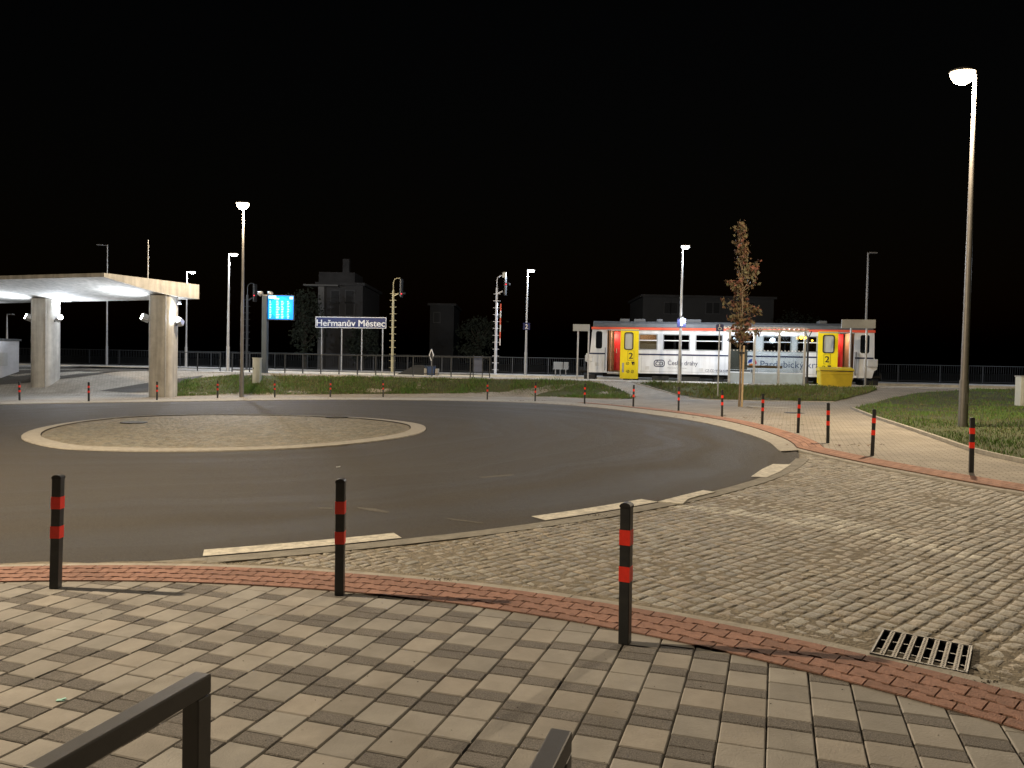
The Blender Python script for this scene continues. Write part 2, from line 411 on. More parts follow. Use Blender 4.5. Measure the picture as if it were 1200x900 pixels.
# dashes on the near arc
for i, (p0, p1, w0, w1) in enumerate([((237, 657), (473, 634), .03, .26), ((638, 611.5), (772, 590), .03, .27)]):
    a0, a1 = ang(AC, hit2(*p0)), ang(AC, hit2(*p1))
    pl = arc(AC, AR - w0, a0, a1, 14) + arc(AC, AR - w1, a1, a0, 14)
    drape('road_marking', pl, .019, M_white, .25, skirt=0)

drape('road_marking', [hit2(*p) for p in [(880, 560), (893, 551), (906, 545), (927, 545.5), (914, 554), (898, 561)]], .019, M_white, .25, skirt=0)
drape('road_marking', [hit2(*p) for p in [(771, 590), (798, 583), (824, 576.5), (838, 578.5), (816, 584), (806, 587), (800, 592.5)]], .024, M_white, .25, skirt=.01)
M_scuff = mat('chalky_scuff', (.10, .09, .075), .9, var=.4, vs=40)
for L in ([(372, 596), (392, 596.5), (390, 598), (374, 597.5)], [(418, 595.5), (440, 597.5), (458, 602), (452, 602.5), (430, 599.5), (420, 597)], [(520, 608), (565, 614), (568, 615.5), (530, 611)], [(560, 560), (600, 557), (604, 558), (566, 561.5)], [(300, 640), (330, 637), (332, 638), (304, 641.5)]):
    drape('road_scuff', [hit2(*p) for p in L], .0145, M_scuff, .1, skirt=0)
# side street setts: bed plus individual stones
bedpoly = [(-45, 8), (-16, 6.6), (-6, 6.0)] + [(p[0], p[1]) for p in reversed(arc(KC, KR1, -60, 112, 40))] + [(3, -9), (14, -12), (22, -8)] \
    + [(p[0], p[1]) for p in arc(FC, FR_, 232, 160.5, 40)] + [hit2(936, 530), hit2(934, 545)]
M_bed = mat('sandy_joint_filler', (.23, .20, .15), .95, var=.35, vs=14, bump=1, bs=50)
M_sett = mat('granite_sett', (1, 1, 1), .72, var=.30, vs=45, bump=.7, bs=90, attr=True, spec=.6)
M_sett.node_tree.nodes['Principled BSDF'].inputs['Roughness'].default_value = .62
bedarea = [(-14, 5.2), (-8, 5.8)] + list(reversed(arc(KC, KR1 - .02, -75, 112, 50))) + [(4, -9), (16, -9)] + arc(FC, FR_ + .02, 226, 182.6, 50) + [hit2(940, 524), hit2(936, 533)] \
    + [(p[0], p[1]) for p in arc(AC, AR - .05, a_end, -110, 50)]
drape('street', bedarea, .0025, M_bed, .6, skirt=0)
GRATE = [hit(1035, 743), hit(1142, 762), hit(1132, 795), hit(1018, 772)]
gx = (GRATE[1] - GRATE[0]).normalized(); gc = sum(GRATE, Vector()) / 4
gl = ((GRATE[1] - GRATE[0]).length + (GRATE[2] - GRATE[3]).length) / 2; gw = ((GRATE[3] - GRATE[0]).length + (GRATE[2] - GRATE[1]).length) / 2
gy = Vector((0, 0, 1)).cross(gx).normalized(); gx = gy.cross(Vector((0, 0, 1))).normalized()
LINES = [[hit2(*p) for p in L] for L in ([(771, 591), (805, 594.5), (875, 602.5), (950, 615), (995, 622), (1075, 637), (1150, 655)],
                                         [(824, 577), (855, 582), (910, 594), (950, 604), (1000, 616), (1040, 628)],
                                         [(771, 590), (800, 583), (824, 577)])]
def dline(p, L):
    p = Vector(p); best = 9
    for a, c in zip(L, L[1:]):
        a = Vector(a); c = Vector(c); d = c - a; t = max(0, min(1, (p - a).dot(d) / d.length_squared)); best = min(best, (a + d * t - p).length)
    return best
def setts(name, test, az, du, dv, bounds, lit, base, z0=0, rng=random.Random(3), res=5, hgt=.0075):  # lit: callback giving painted stones their own paler colour
    b = MB(); ud = Vector((math.sin(az), math.cos(az))); vd = Vector((math.cos(az), -math.sin(az)))
    v = bounds[2]
    while v < bounds[3]:
        rowh = dv * rng.uniform(.8, 1.18); u = bounds[0] + rng.random() * du; wob = rng.random() * 100
        while u < bounds[1]:
            L = du * rng.uniform(.72, 1.25)
            c = ud * (u + L / 2) + vd * (v + rowh / 2)
            k = test(c)
            if k:
                g = .004; hh = hgt * k; tone = rng.uniform(.72, 1.18); warm = rng.uniform(-.05, .05)
                col = lit(c, rng) or tuple(q * tone * (1 + s_ * warm) for q, s_ in zip(base, (1, 0, -1)))
                vs = []; tl = (rng.uniform(-1, 1) * .0035, rng.uniform(-1, 1) * .0035); zz = rng.uniform(-.002, .002)
                jit = [(rng.uniform(-.012, .012), rng.uniform(-.008, .008)) for _ in range(4)]
                GR = {5: (0, .07, .36, .64, .93, 1), 2: (0, .5, 1)}[res]
                for j in range(res + 1):
                    for i in range(res + 1):
                        a = GR[i]; e = GR[j]
                        jx = (jit[0][0] * (1 - a) + jit[1][0] * a) * (1 - e) + (jit[2][0] * (1 - a) + jit[3][0] * a) * e
                        jy = (jit[0][1] * (1 - a) + jit[1][1] * a) * (1 - e) + (jit[2][1] * (1 - a) + jit[3][1] * a) * e
                        uu = u + g + (L - 2 * g) * a + jx; vv = v + g + (rowh - 2 * g) * e + jy
                        vv += .018 * noise.noise(Vector((uu * 1.3, v * .6, 7))) ; p = ud * uu + vd * vv
                        ed = min(a, 1 - a, e, 1 - e) * 2
                        z = hh * (.72 + .28 * min(1, ed * 1.2)) + tl[0] * (a - .5) * 2 + tl[1] * (e - .5) * 2 + zz
                        if ed > 0: z += .004 * noise.noise(Vector((p.x * 22, p.y * 22, 0)))
                        else: z = -.004
                        z += .008 * noise.noise(Vector((p.x * .9, p.y * .9, 3)))
                        vs.append((p.x, p.y, G(p.x, p.y) + z0 + z))
                q = res + 1
                fs = [(j * q + i, (j + 1) * q + i, (j + 1) * q + i + 1, j * q + i + 1) for j in range(res) for i in range(res)]
                fs = [f[::-1] for f in fs] if (vd.x * ud.y - vd.y * ud.x) < 0 else fs
                b.add(vs, fs, col)
            u += L
        v += rowh
    o = b.build(name, M_sett, smooth=False)
    bm = bmesh.new(); bm.from_mesh(o.data)
    for f in bm.faces:
        if f.normal.z < 0: f.normal_flip()
        f.smooth = True
    bm.to_mesh(o.data); bm.free()
    return tag(o, kind='structure')
def street_test(c):
    d1 = (c - KC).length - KR1 - .12
    if d1 < 0: return 0
    if (c - AC).length < AR + .05: return 0
    if (c - FC).length < FR_ + .16: return 0
    if c.y > 15.5 or c.x < -4.2: return 0
    q = Vector((c.x, c.y, 0)) - Vector((gc.x, gc.y, 0))
    if abs(q.dot(gx)) < gl / 2 + .05 and abs(q.dot(gy)) < gw / 2 + .05: return 0
    return .35 + .65 * min(1, (d1 + .1) / .8)
def street_paint(c, rng):  # stones carrying worn crossing paint get a paler colour
    d = min(dline(c, L) for L in LINES)
    if c.x > 1 and d < .11 + .03 * rng.random() and rng.random() < .85:
        k = rng.uniform(.46, .66); return (k, k * .95, k * .82)
    # wedge between lines is part painted
    if 1.8 < c.x < 4.2 and 7.5 < c.y < 10.7 and dline(c, LINES[0]) < .5 and dline(c, LINES[1]) < .6 and rng.random() < .45:
        k = rng.uniform(.3, .42); return (k, k * .95, k * .82)
setts('cobbles', street_test, R(48), .122, .100, (-6, 16, -9, 9.5), street_paint, (.350, .318, .262))
# kerbs flush with the street
def kerb_arc(name, c, r, w, a0, a1, seg=1.0, z=.012, h=.10):
    b = MB(); L = abs(R(a1 - a0)) * r; n = max(1, int(L / seg)); da = (a1 - a0) / n
    for i in range(n):
        s0 = a0 + da * i + math.degrees(.003 / r) * (1 if da > 0 else -1); s1 = a0 + da * (i + 1)
        inn = arc(c, r, s0, s1, 5); out = arc(c, r + w, s0, s1, 5); dz = random.uniform(-.002, .002)
        vs = [(p[0], p[1], G(*p) + z + dz) for p in inn] + [(p[0], p[1], G(*p) + z + dz) for p in out] + [(p[0], p[1], G(*p) - h) for p in inn] + [(p[0], p[1], G(*p) - h) for p in out]
        fs = []
        for k in range(5): fs += [(k, k + 1, 7 + k, 6 + k), (k, 12 + k, 13 + k, k + 1), (6 + k, 7 + k, 19 + k, 18 + k)]
        fs += [(0, 6, 18, 12), (5, 17, 23, 11)]
        b.add(vs, fs)
    return tag(b.build(name, M_kerb), kind='structure')
kerb_arc('kerb', KC, KR1 + .004, .10, -60, 125, z=.026)
kerb_arc('kerb', FC, FR_ - .006, .12, 182.5, 226, z=.03)

M_greyk = mat('grey_flush_kerb', (.25, .235, .20), .9, var=.25, vs=8, bump=.5, bs=70)
b_ = kerb_arc('kerb', AC, AR + .004, .20, a_end + 1, -84, z=.014); b_.data.materials.clear(); b_.data.materials.append(M_greyk)
drape('dust_strip', arc(KC, KR1 + .1, 112, 20, 60) + [(c.x, c.y) for c in [KC + Vector((math.cos(R(20 + 92 * i / 60)), math.sin(R(20 + 92 * i / 60)))) * (KR1 + .2 + .08 * noise.noise(Vector((i * .5, 0, 0)))) for i in range(61)]], .0145, M_bed, .3, skirt=0)
# near pavement: real slabs in columns, light square and dark rough half slabs
M_slab = mat('concrete_slab', (1, 1, 1), .82, var=.16, vs=5, bump=.22, bs=110, attr=True, stains=(1.7, .5, (.17, .155, .13)))
M_rough = mat('exposed_aggregate_slab', (1, 1, 1), .8, var=.55, vs=170, bump=1, bs=220, attr=True)
M_joint = mat('dark_joint_sand', (.105, .09, .07), .95, var=.4, vs=30, bump=.8, bs=100)
inner = arc(KC, KR0 + .03, -60, 160, 60)
drape('pavement_bed', inner + [(-30, 3), (-30, -12), (4, -12)], .012, M_joint, .5, skirt=0)
az = math.atan(310 / 900); sd = Vector((math.sin(az), math.cos(az))); ad = Vector((math.cos(az), -math.sin(az)))
bl, bd_ = MB(), MB(); rg = random.Random(11); CW = .192
def slab(bq, u, v, L, Wd, col):
    g = rg.uniform(.0022, .0042); e = .005; dz = rg.uniform(-.0012, .0012); tx = rg.uniform(-1, 1) * .0012
    vs = []
    for k, (gg, z) in enumerate(((g, .012), (g, .026), (g + e, .031))):
        for (a, c_) in ((0, 0), (1, 0), (1, 1), (0, 1)):
            p = sd * (u + (gg if a == 0 else L - gg)) + ad * (v + (gg if c_ == 0 else Wd - gg))
            vs.append((p.x, p.y, G(p.x, p.y) + z + dz + tx * (a - .5)))
    fs = [(8, 9, 10, 11)]
    for k in (0, 4):
        for i in range(4): j = (i + 1) % 4; fs.append((k + i, k + j, k + 4 + j, k + 4 + i))
    bq.add(vs, [f[::-1] for f in fs], col)
for ci in range(-52, 52):
    u = -3.0 + rg.random() * .3; v = ci * CW; last = 0
    while u < 7.5:
        if last == 0: dark = rg.random() < .25
        elif last == 1: dark = rg.random() < .78
        elif last == 2: dark = rg.random() < .32
        else: dark = False
        L = .100 if dark else .198
        c = sd * (u + L / 2) + ad * (v + CW / 2)
        if (c - KC).length < KR0 + .10 and -9 < c.x < 7 and c.y > -1.5:
            if dark:
                t = rg.uniform(.85, 1.12); slab(bd_, u, v, L, CW, (.262 * t, .242 * t, .220 * t))
            else:
                t = rg.uniform(.84, 1.08); w = rg.uniform(-.02, .02); slab(bl, u, v, L, CW, (.325 * t * (1 + w), .306 * t, .278 * t * (1 - w)))
        u += L; last = {(True, 1): 2, (True, 0): 2, (True, 2): 3}.get((dark, last), 2 if dark else 1)
for bq, mt, nm in ((bl, M_slab, 'pavement'), (bd_, M_rough, 'pavement_inlay')):
    o = bq.build(nm, mt); tag(o, kind='structure')
    bm = bmesh.new(); bm.from_mesh(o.data); bmesh.ops.recalc_face_normals(bm, faces=bm.faces)
    bm.to_mesh(o.data); bm.free()
# red interlocking brick band (clipped to the ring)
M_redb = mat('red_paver', (1, 1, 1), .85, var=.25, vs=25, bump=.5, bs=120, attr=True)
M_redj = mat('red_joint_sand', (.10, .06, .04), .95, var=.4, vs=20)
def band(c, r0, r1, a0, a1, bw, bh, name, zoff, cols, rg=random.Random(5)):
    drape(name + '_bed', arc(c, r0, a0, a1, 120) + arc(c, r1, a1, a0, 120), zoff - .006, M_redj, .6, skirt=.02)
    b = MB(); rm = (r0 + r1) / 2; L = abs(R(a1 - a0)) * rm; sg = 1 if a1 > a0 else -1
    def P(s, t): a = R(a0) + sg * s / rm; r = r0 + t; x = c.x + r * math.cos(a); y = c.y + r * math.sin(a); return (x, y, G(x, y) + zoff)
    W_ = r1 - r0; row = 0; t = -.03
    def clip(poly, lim, up):
        out = []
        for i in range(len(poly)):
            p, q = poly[i], poly[(i + 1) % len(poly)]; ip = (p[1] <= lim) if up else (p[1] >= lim); iq = (q[1] <= lim) if up else (q[1] >= lim)
            if ip: out.append(p)
            if ip != iq: k = (lim - p[1]) / (q[1] - p[1]); out.append((p[0] + (q[0] - p[0]) * k, lim))
        return out
    while t < W_:
        s = -(bw / 2 if row % 2 else 0)
        while s < L:
            g = .004; x0, x1, y0, y1 = s + g, s + bw - g, t + g, t + bh - g; n = .016
            # I-shaped interlocking outline
            f = [(0, 0), (.30, 0), (.36, 1), (.64, 1), (.70, 0), (1, 0)]
            w = x1 - x0
            pl = [(x0 + w * a, y0 + n * k) for a, k in f] + [(x0 + w * a, y1 - n * k) for a, k in reversed(f)]
            pl = clip(clip(pl, .004, False), W_ - .004, True)
            if len(pl) > 2:
                tn = rg.uniform(.82, 1.14); col = tuple(q * tn for q in cols)
                top = [P(*p) for p in pl]; bot = [(p[0], p[1], p[2] - .012) for p in top]; n_ = len(pl)
                b.add(top + bot, [tuple(range(n_))] + [(i, n_ + i, n_ + (i + 1) % n_, (i + 1) % n_) for i in range(n_)], col)
            s += bw
        t += bh; row += 1
    o = b.build(name, M_redb); tag(o, kind='structure')
    bm = bmesh.new(); bm.from_mesh(o.data); bmesh.ops.recalc_face_normals(bm, faces=bm.faces); bm.to_mesh(o.data); bm.free()
band(KC, KR0, KR1, -40, 130, .2, .118, 'brick_edging', .040, (.33, .18, .135))
fline = arc(FC, FR_ - .02, 226, 183.5, 60) + list(reversed([p for p in far_out if 5 < p[0] and p[1] > 14.9]))
tl_ = [p for p in far_out if 2.5 < p[0] <= 5]; fline += list(reversed(tl_))
# resample and offset outwards
cum = [0]
for a, c in zip(fline, fline[1:]): cum.append(cum[-1] + math.hypot(c[0] - a[0], c[1] - a[1]))
def along(s, t):
    s = max(0, min(cum[-1] - .001, s)); i = 0
    lo, hi = 0, len(cum) - 1
    while hi - lo > 1:
        mi = (lo + hi) // 2
        if cum[mi] <= s: lo = mi
        else: hi = mi
    def nrm(i): a = fline[max(0, i - 2)]; c = fline[min(len(fline) - 1, i + 2)]; d = Vector((c[0] - a[0], c[1] - a[1])).normalized(); return Vector((d.y, -d.x))
    k = (s - cum[lo]) / max(1e-6, cum[lo + 1] - cum[lo]); q = Vector(fline[lo]).lerp(Vector(fline[lo + 1]), k); n_ = nrm(lo).lerp(nrm(lo + 1), k)
    q = q + n_ * t; return (q.x, q.y)
ns = int(cum[-1] / .3)
drape('brick_edging_bed', [along(i * .3, .0) for i in range(ns)] + [along(i * .3, .50 if i < ns - 14 else .3) for i in reversed(range(ns))], .040, M_redj, .6, skirt=.02)
b = MB(); rg2 = random.Random(8)
for row in range(4):
    s = 0.1 * (row % 2)
    while s < cum[-1] - .3:
        if not (s > cum[-1] - 4 and row > 1):
            g = .005; q = [along(s + g, .01 + row * .118 + g), along(s + .2 - g, .01 + row * .118 + g), along(s + .2 - g, .128 + row * .118 - g), along(s + g, .128 + row * .118 - g)]
            tn = rg2.uniform(.8, 1.15); b.add([(p[0], p[1], G(*p) + .046) for p in q] + [(p[0], p[1], G(*p) + .038) for p in q], [(0, 1, 2, 3), (0, 4, 5, 1), (1, 5, 6, 2), (2, 6, 7, 3), (3, 7, 4, 0)], tuple(c * tn for c in (.40, .22, .155)))
        s += .2
o = b.build('brick_edging', M_redb); tag(o, kind='structure')
bm = bmesh.new(); bm.from_mesh(o.data); bmesh.ops.recalc_face_normals(bm, faces=bm.faces); bm.to_mesh(o.data); bm.free()

# far pavement up to platform one
M_fpav = brick_mat('small_block_paving', (.37, .335, .285), (.31, .28, .235), (.16, .14, .11), .2, .1, R(20), msize=.008, bump=.6, var=.28)
M_plat = brick_mat('platform_paving', (.50, .48, .45), (.45, .43, .40), (.22, .20, .18), .4, .4, ANG, msize=.01, bump=.4, var=.2)
fo = far_out[:-1] + [hit2(936, 524.5)]
far_k = [p for p in arc(FC, FR_ - .1, 182.6, 226, 40)]
pav = [(-60, 30)] + fo + far_k + [(20, -12), (60, -12), (60, 41.1 - K * 60), (-60, 41.1 + K * 60)]
drape('far_pavement', pav, .03, M_fpav, .9, skirt=0)
# lawns
def pxpoly(L, n=3): return smooth_line([hit2(*p) for p in L], n)
L1 = pxpoly([(205, 465.5), (250, 464), (330, 463.5), (450, 463), (560, 463.5), (640, 466), (700, 468.3), (728, 468.5), (748, 467)]) + pxpoly([(748, 467), (722, 456), (690, 448)]) + \
    pxpoly([(690, 448), (640, 446.5), (560, 445.5), (480, 444), (400, 442.5), (300, 441), (262, 441.5), (225, 446), (205, 452)])
L2 = pxpoly([(750, 450), (800, 451), (850, 452.5), (900, 453.5), (960, 455), (1028, 457.5)]) + pxpoly([(1028, 457.5), (1016, 462), (1000, 466), (978, 471.5)]) + pxpoly([(978, 471.5), (900, 470.5), (840, 469), (812, 467), (775, 457), (750, 450)])
L3k = smooth_line([hit2(*p) for p in [(998, 480), (1022, 490), (1060, 503), (1100, 517), (1140, 531), (1200, 545), (1290, 560), (1500, 590)]], 5)
L3 = L3k + [(28, 14), (30, 26)] + smooth_line([hit2(*p) for p in [(1300, 457), (1200, 457.5), (1120, 459), (1085, 461), (1060, 465), (1030, 472), (998, 480)]], 4)
M_turf = mat('turf_soil', (.055, .075, .022), .95, var=.5, vs=2.5, bump=.8, bs=20, col2=(.07, .07, .03))
for L in (L1, L2, L3): drape('lawn', L, .05, M_turf, .8, skirt=.06, bump=.03)
# stone kerb of the right lawn and thin edging of the others
def edging(name, line, w, h):
    b = MB(); n = len(line)
    vs = []
    for i, p in enumerate(line):
        a = Vector(line[max(0, i - 1)]); c = Vector(line[min(n - 1, i + 1)]); d = (c - a).normalized(); q = Vector((-d.y, d.x)) * w / 2
        g = G(*p)
        vs += [(p[0] - q.x, p[1] - q.y, g - .05), (p[0] - q.x, p[1] - q.y, g + h), (p[0] + q.x, p[1] + q.y, g + h), (p[0] + q.x, p[1] + q.y, g - .05)]
    b.add(vs, [(4 * i + k, 4 * i + k + 1, 4 * i + 5 + k, 4 * i + 4 + k) for i in range(n - 1) for k in range(3)] + [(0, 1, 2, 3), (4 * n - 4, 4 * n - 3, 4 * n - 2, 4 * n - 1)])
    return tag(b.build(name, M_kerb), kind='structure')
edging('lawn_kerb', L3k, .08, .10)
edging('lawn_kerb', pxpoly([(205, 465.7), (250, 464.2), (330, 463.7), (450, 463.2), (560, 463.7), (640, 466.2), (700, 468.5), (728, 468.8)]), .06, .06)
edging('lawn_kerb', pxpoly([(745, 450), (772, 457.5), (812, 467.5), (840, 469.5), (900, 471), (978, 472)]), .06, .06)
# dark asphalt patches and the pale path behind the canopy
drape('asphalt_path', [hit2(*p) for p in [(-60, 449), (0, 452), (45, 448.5), (95, 442), (178, 435), (240, 431), (240, 429.5), (178, 428.5), (100, 430), (75, 431), (-60, 434)]], .05, M_asph, 1.2, skirt=0)
drape('asphalt_path', [hit2(*p) for p in [(117, 459), (150, 461), (200, 461), (204, 452), (232, 446), (238, 441), (177, 449)]], .05, M_asph, 1.2, skirt=0)

# platforms and track
M_edge = mat('lightened_edge_concrete', (.82, .80, .72), .85, var=.15, vs=3, bump=.3)  # edge colour raised to stand in for light on the far platform
M_ball = mat('ballast', (.10, .075, .06), .95, var=.5, vs=9, bump=1, bs=14)
def tq(x, t): return (x, t - K * x)
def strip(name, x0, x1, t0, t1, z, th, mt):
    p = [tq(x0, t0), tq(x1, t0), tq(x1, t1), tq(x0, t1)]
    b = MB().prism(p, th, base=z - th); return tag(b.build(name, mt), kind='structure')
strip('platform', -17, 70, 37.9, 40.9, ZP + .045, .7, M_plat)
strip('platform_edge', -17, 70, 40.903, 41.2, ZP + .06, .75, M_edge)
strip('platform', -70, 70, 46.5, 53.5, ZP2, .8, M_plat)
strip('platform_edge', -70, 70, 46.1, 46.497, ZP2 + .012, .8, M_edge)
strip('forecourt', -70, -17.003, 41.0, 46.09, ZP + .05, .6, M_plat)
strip('trackbed', -17, 70, 41.203, 46.097, .22, .3, M_ball)
M_steel = mat('rail_steel', (.16, .12, .10), .4, .7, var=.3, vs=4)
for t in (42.75 - .2, 44.2 - .02):
    b = MB()
    for w, h, z in ((.14, .02, .23), (.02, .12, .30), (.07, .03, .375)):
        a = tq(-16, t); c = tq(69, t); b.beam((a[0], a[1], z), (c[0], c[1], z), w, h)
    tag(b.build('rail', M_steel), 'steel rail of the platform track, %s the platform with the train doors' % ('nearest' if t < 43 else 'farthest from'), 'rail', group='rails of the platform track')

# central island
io = smooth_line([hit2(*p) for p in [(42, 504), (25, 515), (60, 525.5), (110, 529), (187, 530.5), (280, 529.5), (370, 525.5), (440, 518.5), (485, 511), (499, 503.5), (485, 497), (430, 491), (350, 488), (250, 486.8), (160, 489), (95, 494.5), (42, 504), (25, 515), (60, 525.5)]], 4)[4:-5]
ic = Vector((sum(p[0] for p in io) / len(io), sum(p[1] for p in io) / len(io)))
ii = [tuple(ic + (Vector(p) - ic) * (1 - .36 / (Vector(p) - ic).length)) for p in io]
drape('roundabout_island', [tuple(ic + (Vector(p) - ic) * .995) for p in ii], .03, M_bed, .5, skirt=.05)
b = MB(); n = len(io)
b.add([(p[0], p[1], G(*p) + .05) for p in ii] + [(p[0], p[1], G(*p) + .035) for p in io] + [(p[0], p[1], G(*p) - .02) for p in io],
      [(i, (i + 1) % n, n + (i + 1) % n, n + i) for i in range(n)] + [(n + i, n + (i + 1) % n, 2 * n + (i + 1) % n, 2 * n + i) for i in range(n)])
tag(b.build('island_kerb', M_kerb), kind='structure')
setts('island_cobbles', lambda c: 1 if inside((c.x, c.y), [tuple(ic + (Vector(p) - ic) * .975) for p in ii[::3]]) else 0, R(30), .16, .16, (0, 26, -22, 2), lambda c, r: None, (.245, .225, .175), z0=.03, res=2, hgt=.022)

# ---------------------------------------------------------------- grass
def grass(name, poly, count, h0, h1, w, cols, rng, label):
    b = MB(); xs = [p[0] for p in poly]; ys = [p[1] for p in poly]; k = 0
    while k < count:
        x = rng.uniform(min(xs), min(max(xs), 26)); y = rng.uniform(min(ys), max(ys))
        if not inside((x, y), poly): continue
        cl = noise.noise(Vector((x * .7, y * .7, 1))) + .5 * noise.noise(Vector((x * 2.3, y * 2.3, 5)))
        if rng.random() > .75 + cl: continue
        h = rng.uniform(h0, h1) * (.75 + .9 * max(0, cl)); g = G(x, y) + .05
        if rng.random() < .012: h *= 2.1
        a = rng.uniform(0, 6.28); dx, dy = math.cos(a) * w, math.sin(a) * w; lean = rng.uniform(.1, .7) * h; la = rng.uniform(0, 6.28)
        mx, my = x + math.cos(la) * lean * .4, y + math.sin(la) * lean * .4
        c = cols[0] if rng.random() < .55 + cl * .6 else cols[1 + (rng.random() < .35)]
        t = rng.uniform(.7, 1.25); c = tuple(q * t for q in c)
        b.add([(x - dx, y - dy, g), (x + dx, y + dy, g), (mx + dx * .7, my + dy * .7, g + h * .6), (mx - dx * .7, my - dy * .7, g + h * .6),
               (x + math.cos(la) * lean, y + math.sin(la) * lean, g + h)], [(0, 1, 2, 3), (3, 2, 4)], c)
        k += 1
    return tag(b.build(name, M_grass), label, 'grass', kind='stuff')
M_grass = mat('grass_blade', (1, 1, 1), .7, attr=True)
gcols = [(.10, .19, .03), (.17, .16, .055), (.085, .08, .035)]
grass('grass', L1, 30000, .05, .15, .011, gcols, random.Random(21), 'rough grass on the bank below the railing')
grass('grass', L2, 16000, .06, .18, .012, [(.11, .165, .03), (.17, .15, .055), (.10, .085, .04)], random.Random(22), 'patchy grass in front of the train shelter')
grass('grass', L3, 60000, .035, .10, .007, gcols, random.Random(23), 'grass around the foot of the tall right lamp')

# ---------------------------------------------------------------- bollards
BH = .79
def make_bollard():
    t = thing('bollard', '', 'bollard'); w = .06
    MB().box((0, 0, BH / 2 - .01), (w, w, BH - .02)).build('post', M_dark, t, bevel=.004)
    b = MB(); n = 6
    prof = [(-.5, 0), (-.5, .01), (-.38, .02), (-.15, .026), (.15, .026), (.38, .02), (.5, .01), (.5, 0)]
    b.prism([(a * (w + .004), BH - .022 + z) for a, z in prof], w + .004, axis='y', base=-(w + .004) / 2)
    b.build('cap', M_blk, t)
    for z in (.600, .395): MB().box((0, 0, z), (w + .003, w + .003, .085)).build('band', M_red, t)
    return t
bol = [
 (65, 694, 4, 'large black bollard with two red bands, at the left edge of the near pavement'),
 (398, 702, 2, 'large black bollard with two red bands, middle one of the three nearest'),
 (732, 760, -26, 'tallest looking and nearest black bollard, beside the sett street and above the drain shadow'),
 (1138, 556, -20, 'round topped black bollard with red bands in front of the tall right lamp pole'),
 (1022, 536, -25, 'black bollard with red bands just left of the right lawn kerb, second from the right'),
 (970, 521, -20, 'black bollard on the brick edging, left of the one by the right lawn'),
 (935, 509, -15, 'black bollard on the brick edging beside the drain cover in the far pavement'),
 (893, 499, -10, 'black bollard right of the young tree, in front of the platform shelter'),
 (846, 490, -8, 'black bollard just left of the young tree, below the wheelchair sign'),
 (795, 482.5, -5, 'black bollard in line below the tall platform lamp with sign 1'),
 (742, 477.5, 0, 'black bollard in front of the path to the left yellow train door'),
 (685, 474, 0, 'black bollard at the grass below the left end of the train'),
 (627, 471, 0, 'black bollard before the grass with dry leaves at its foot, under lamp 2'),
 (571, 469, 0, 'black bollard before the grass just left of the white ladder signal mast'),
 (449, 466, 0, 'black bollard before the grass below the right end of the town name sign'),
 (387, 466, 0, 'black bollard before the grass below the left end of the town name sign'),
 (322, 466.5, 0, 'black bollard before the grass below the bright blue departure screen'),
 (255, 467, 0, 'black bollard on the verge just left of the far street lamp'),
 (184, 469.5, 0, 'black bollard standing in front of the right concrete column of the canopy'),
 (104, 471, 0, 'black bollard alone between the two concrete columns of the canopy'),
 (23, 470, 0, 'black bollard left of the left concrete column, nearest the grey kiosk')]
proto = make_bollard()
for i, (u, v, a, lab) in enumerate(bol):
    p = hit(u, v); o = proto if i == 0 else dup(proto, p, R(a))
    o.location = (p.x, p.y, p.z + .03); o.rotation_euler = (R(random.uniform(-1, 1)), R(random.uniform(-1, 1)), R(a)); o['label'] = lab; o['group'] = 'bollards around the roundabout'

# ---------------------------------------------------------------- street lamps
M_lensw = emis('warm_lamp_lens', (1, .80, .52), 60); M_lensc = emis('cool_lamp_lens', (.86, .93, 1), 30)
def street_lamp(loc, H, head, label, power=P_STREET, lens=(.28, .28), name='street_lamp', col=WARM, lm=M_lensw, pr=(.085, .045), pm=M_pole):
    t = thing(name, label, 'street lamp', loc)
    MB().cyl((0, 0, 0), (0, 0, 1.2), pr[0] * 1.25, pr[0] * 1.2).build('pole_base', pm, t, smooth=True)
    b = MB().cyl((0, 0, 1.2), (0, 0, H), pr[0], pr[1]); b.build('pole', pm, t, smooth=True)
    MB().box((0, -pr[0] * 1.22, .75), (.09, .012, .28)).build('service_door', pm, t)
    hx, hy = head
    a = math.atan2(hy, hx); L = math.hypot(hx, hy)
    MB().cyl((0, 0, H - .08), (hx * .5, hy * .5, H + .02), .03).build('arm', pm, t)
    Q = Matrix.Rotation(a, 3, 'Z')
    h = MB().lathe((hx, hy, H), [(.05, -.005), (lens[0] * 1.08, 0), (lens[0] * 1.1, .03), (lens[0] * .7, .09), (.05, .11)], 20, sy=.75).build('lamp_head', pm, t, smooth=True)
    MB().lathe((hx, hy, H), [(lens[0] * .25, -lens[1]), (lens[0] * .7, -lens[1] * .75), (lens[0] * .97, -lens[1] * .3), (lens[0], -.008)], 20, sy=.75).build('lens', lm, h, smooth=True)
    light('lamp_light', 'POINT', (hx, hy, H - lens[1] - .13), power, col, t, radius=.12)
    return t
pA = hit(1128, 503)
street_lamp(pA, 8.55, (-.36, -.1), 'tall street lamp with a glaring warm light, on the right lawn', pr=(.085, .045))
pB = hit(283, 466)
street_lamp(pB, 9.0, (.05, -.25), 'tall street lamp with warm light left of the blue departure screen', power=P_STREET * .55)
street_lamp((-12.0, 6.7, G(-12, 6.7)), 8.4, (.36, .1), 'warm street lamp beyond the left edge of the photo, lighting the near pavement', power=P_STREET * 1.85)

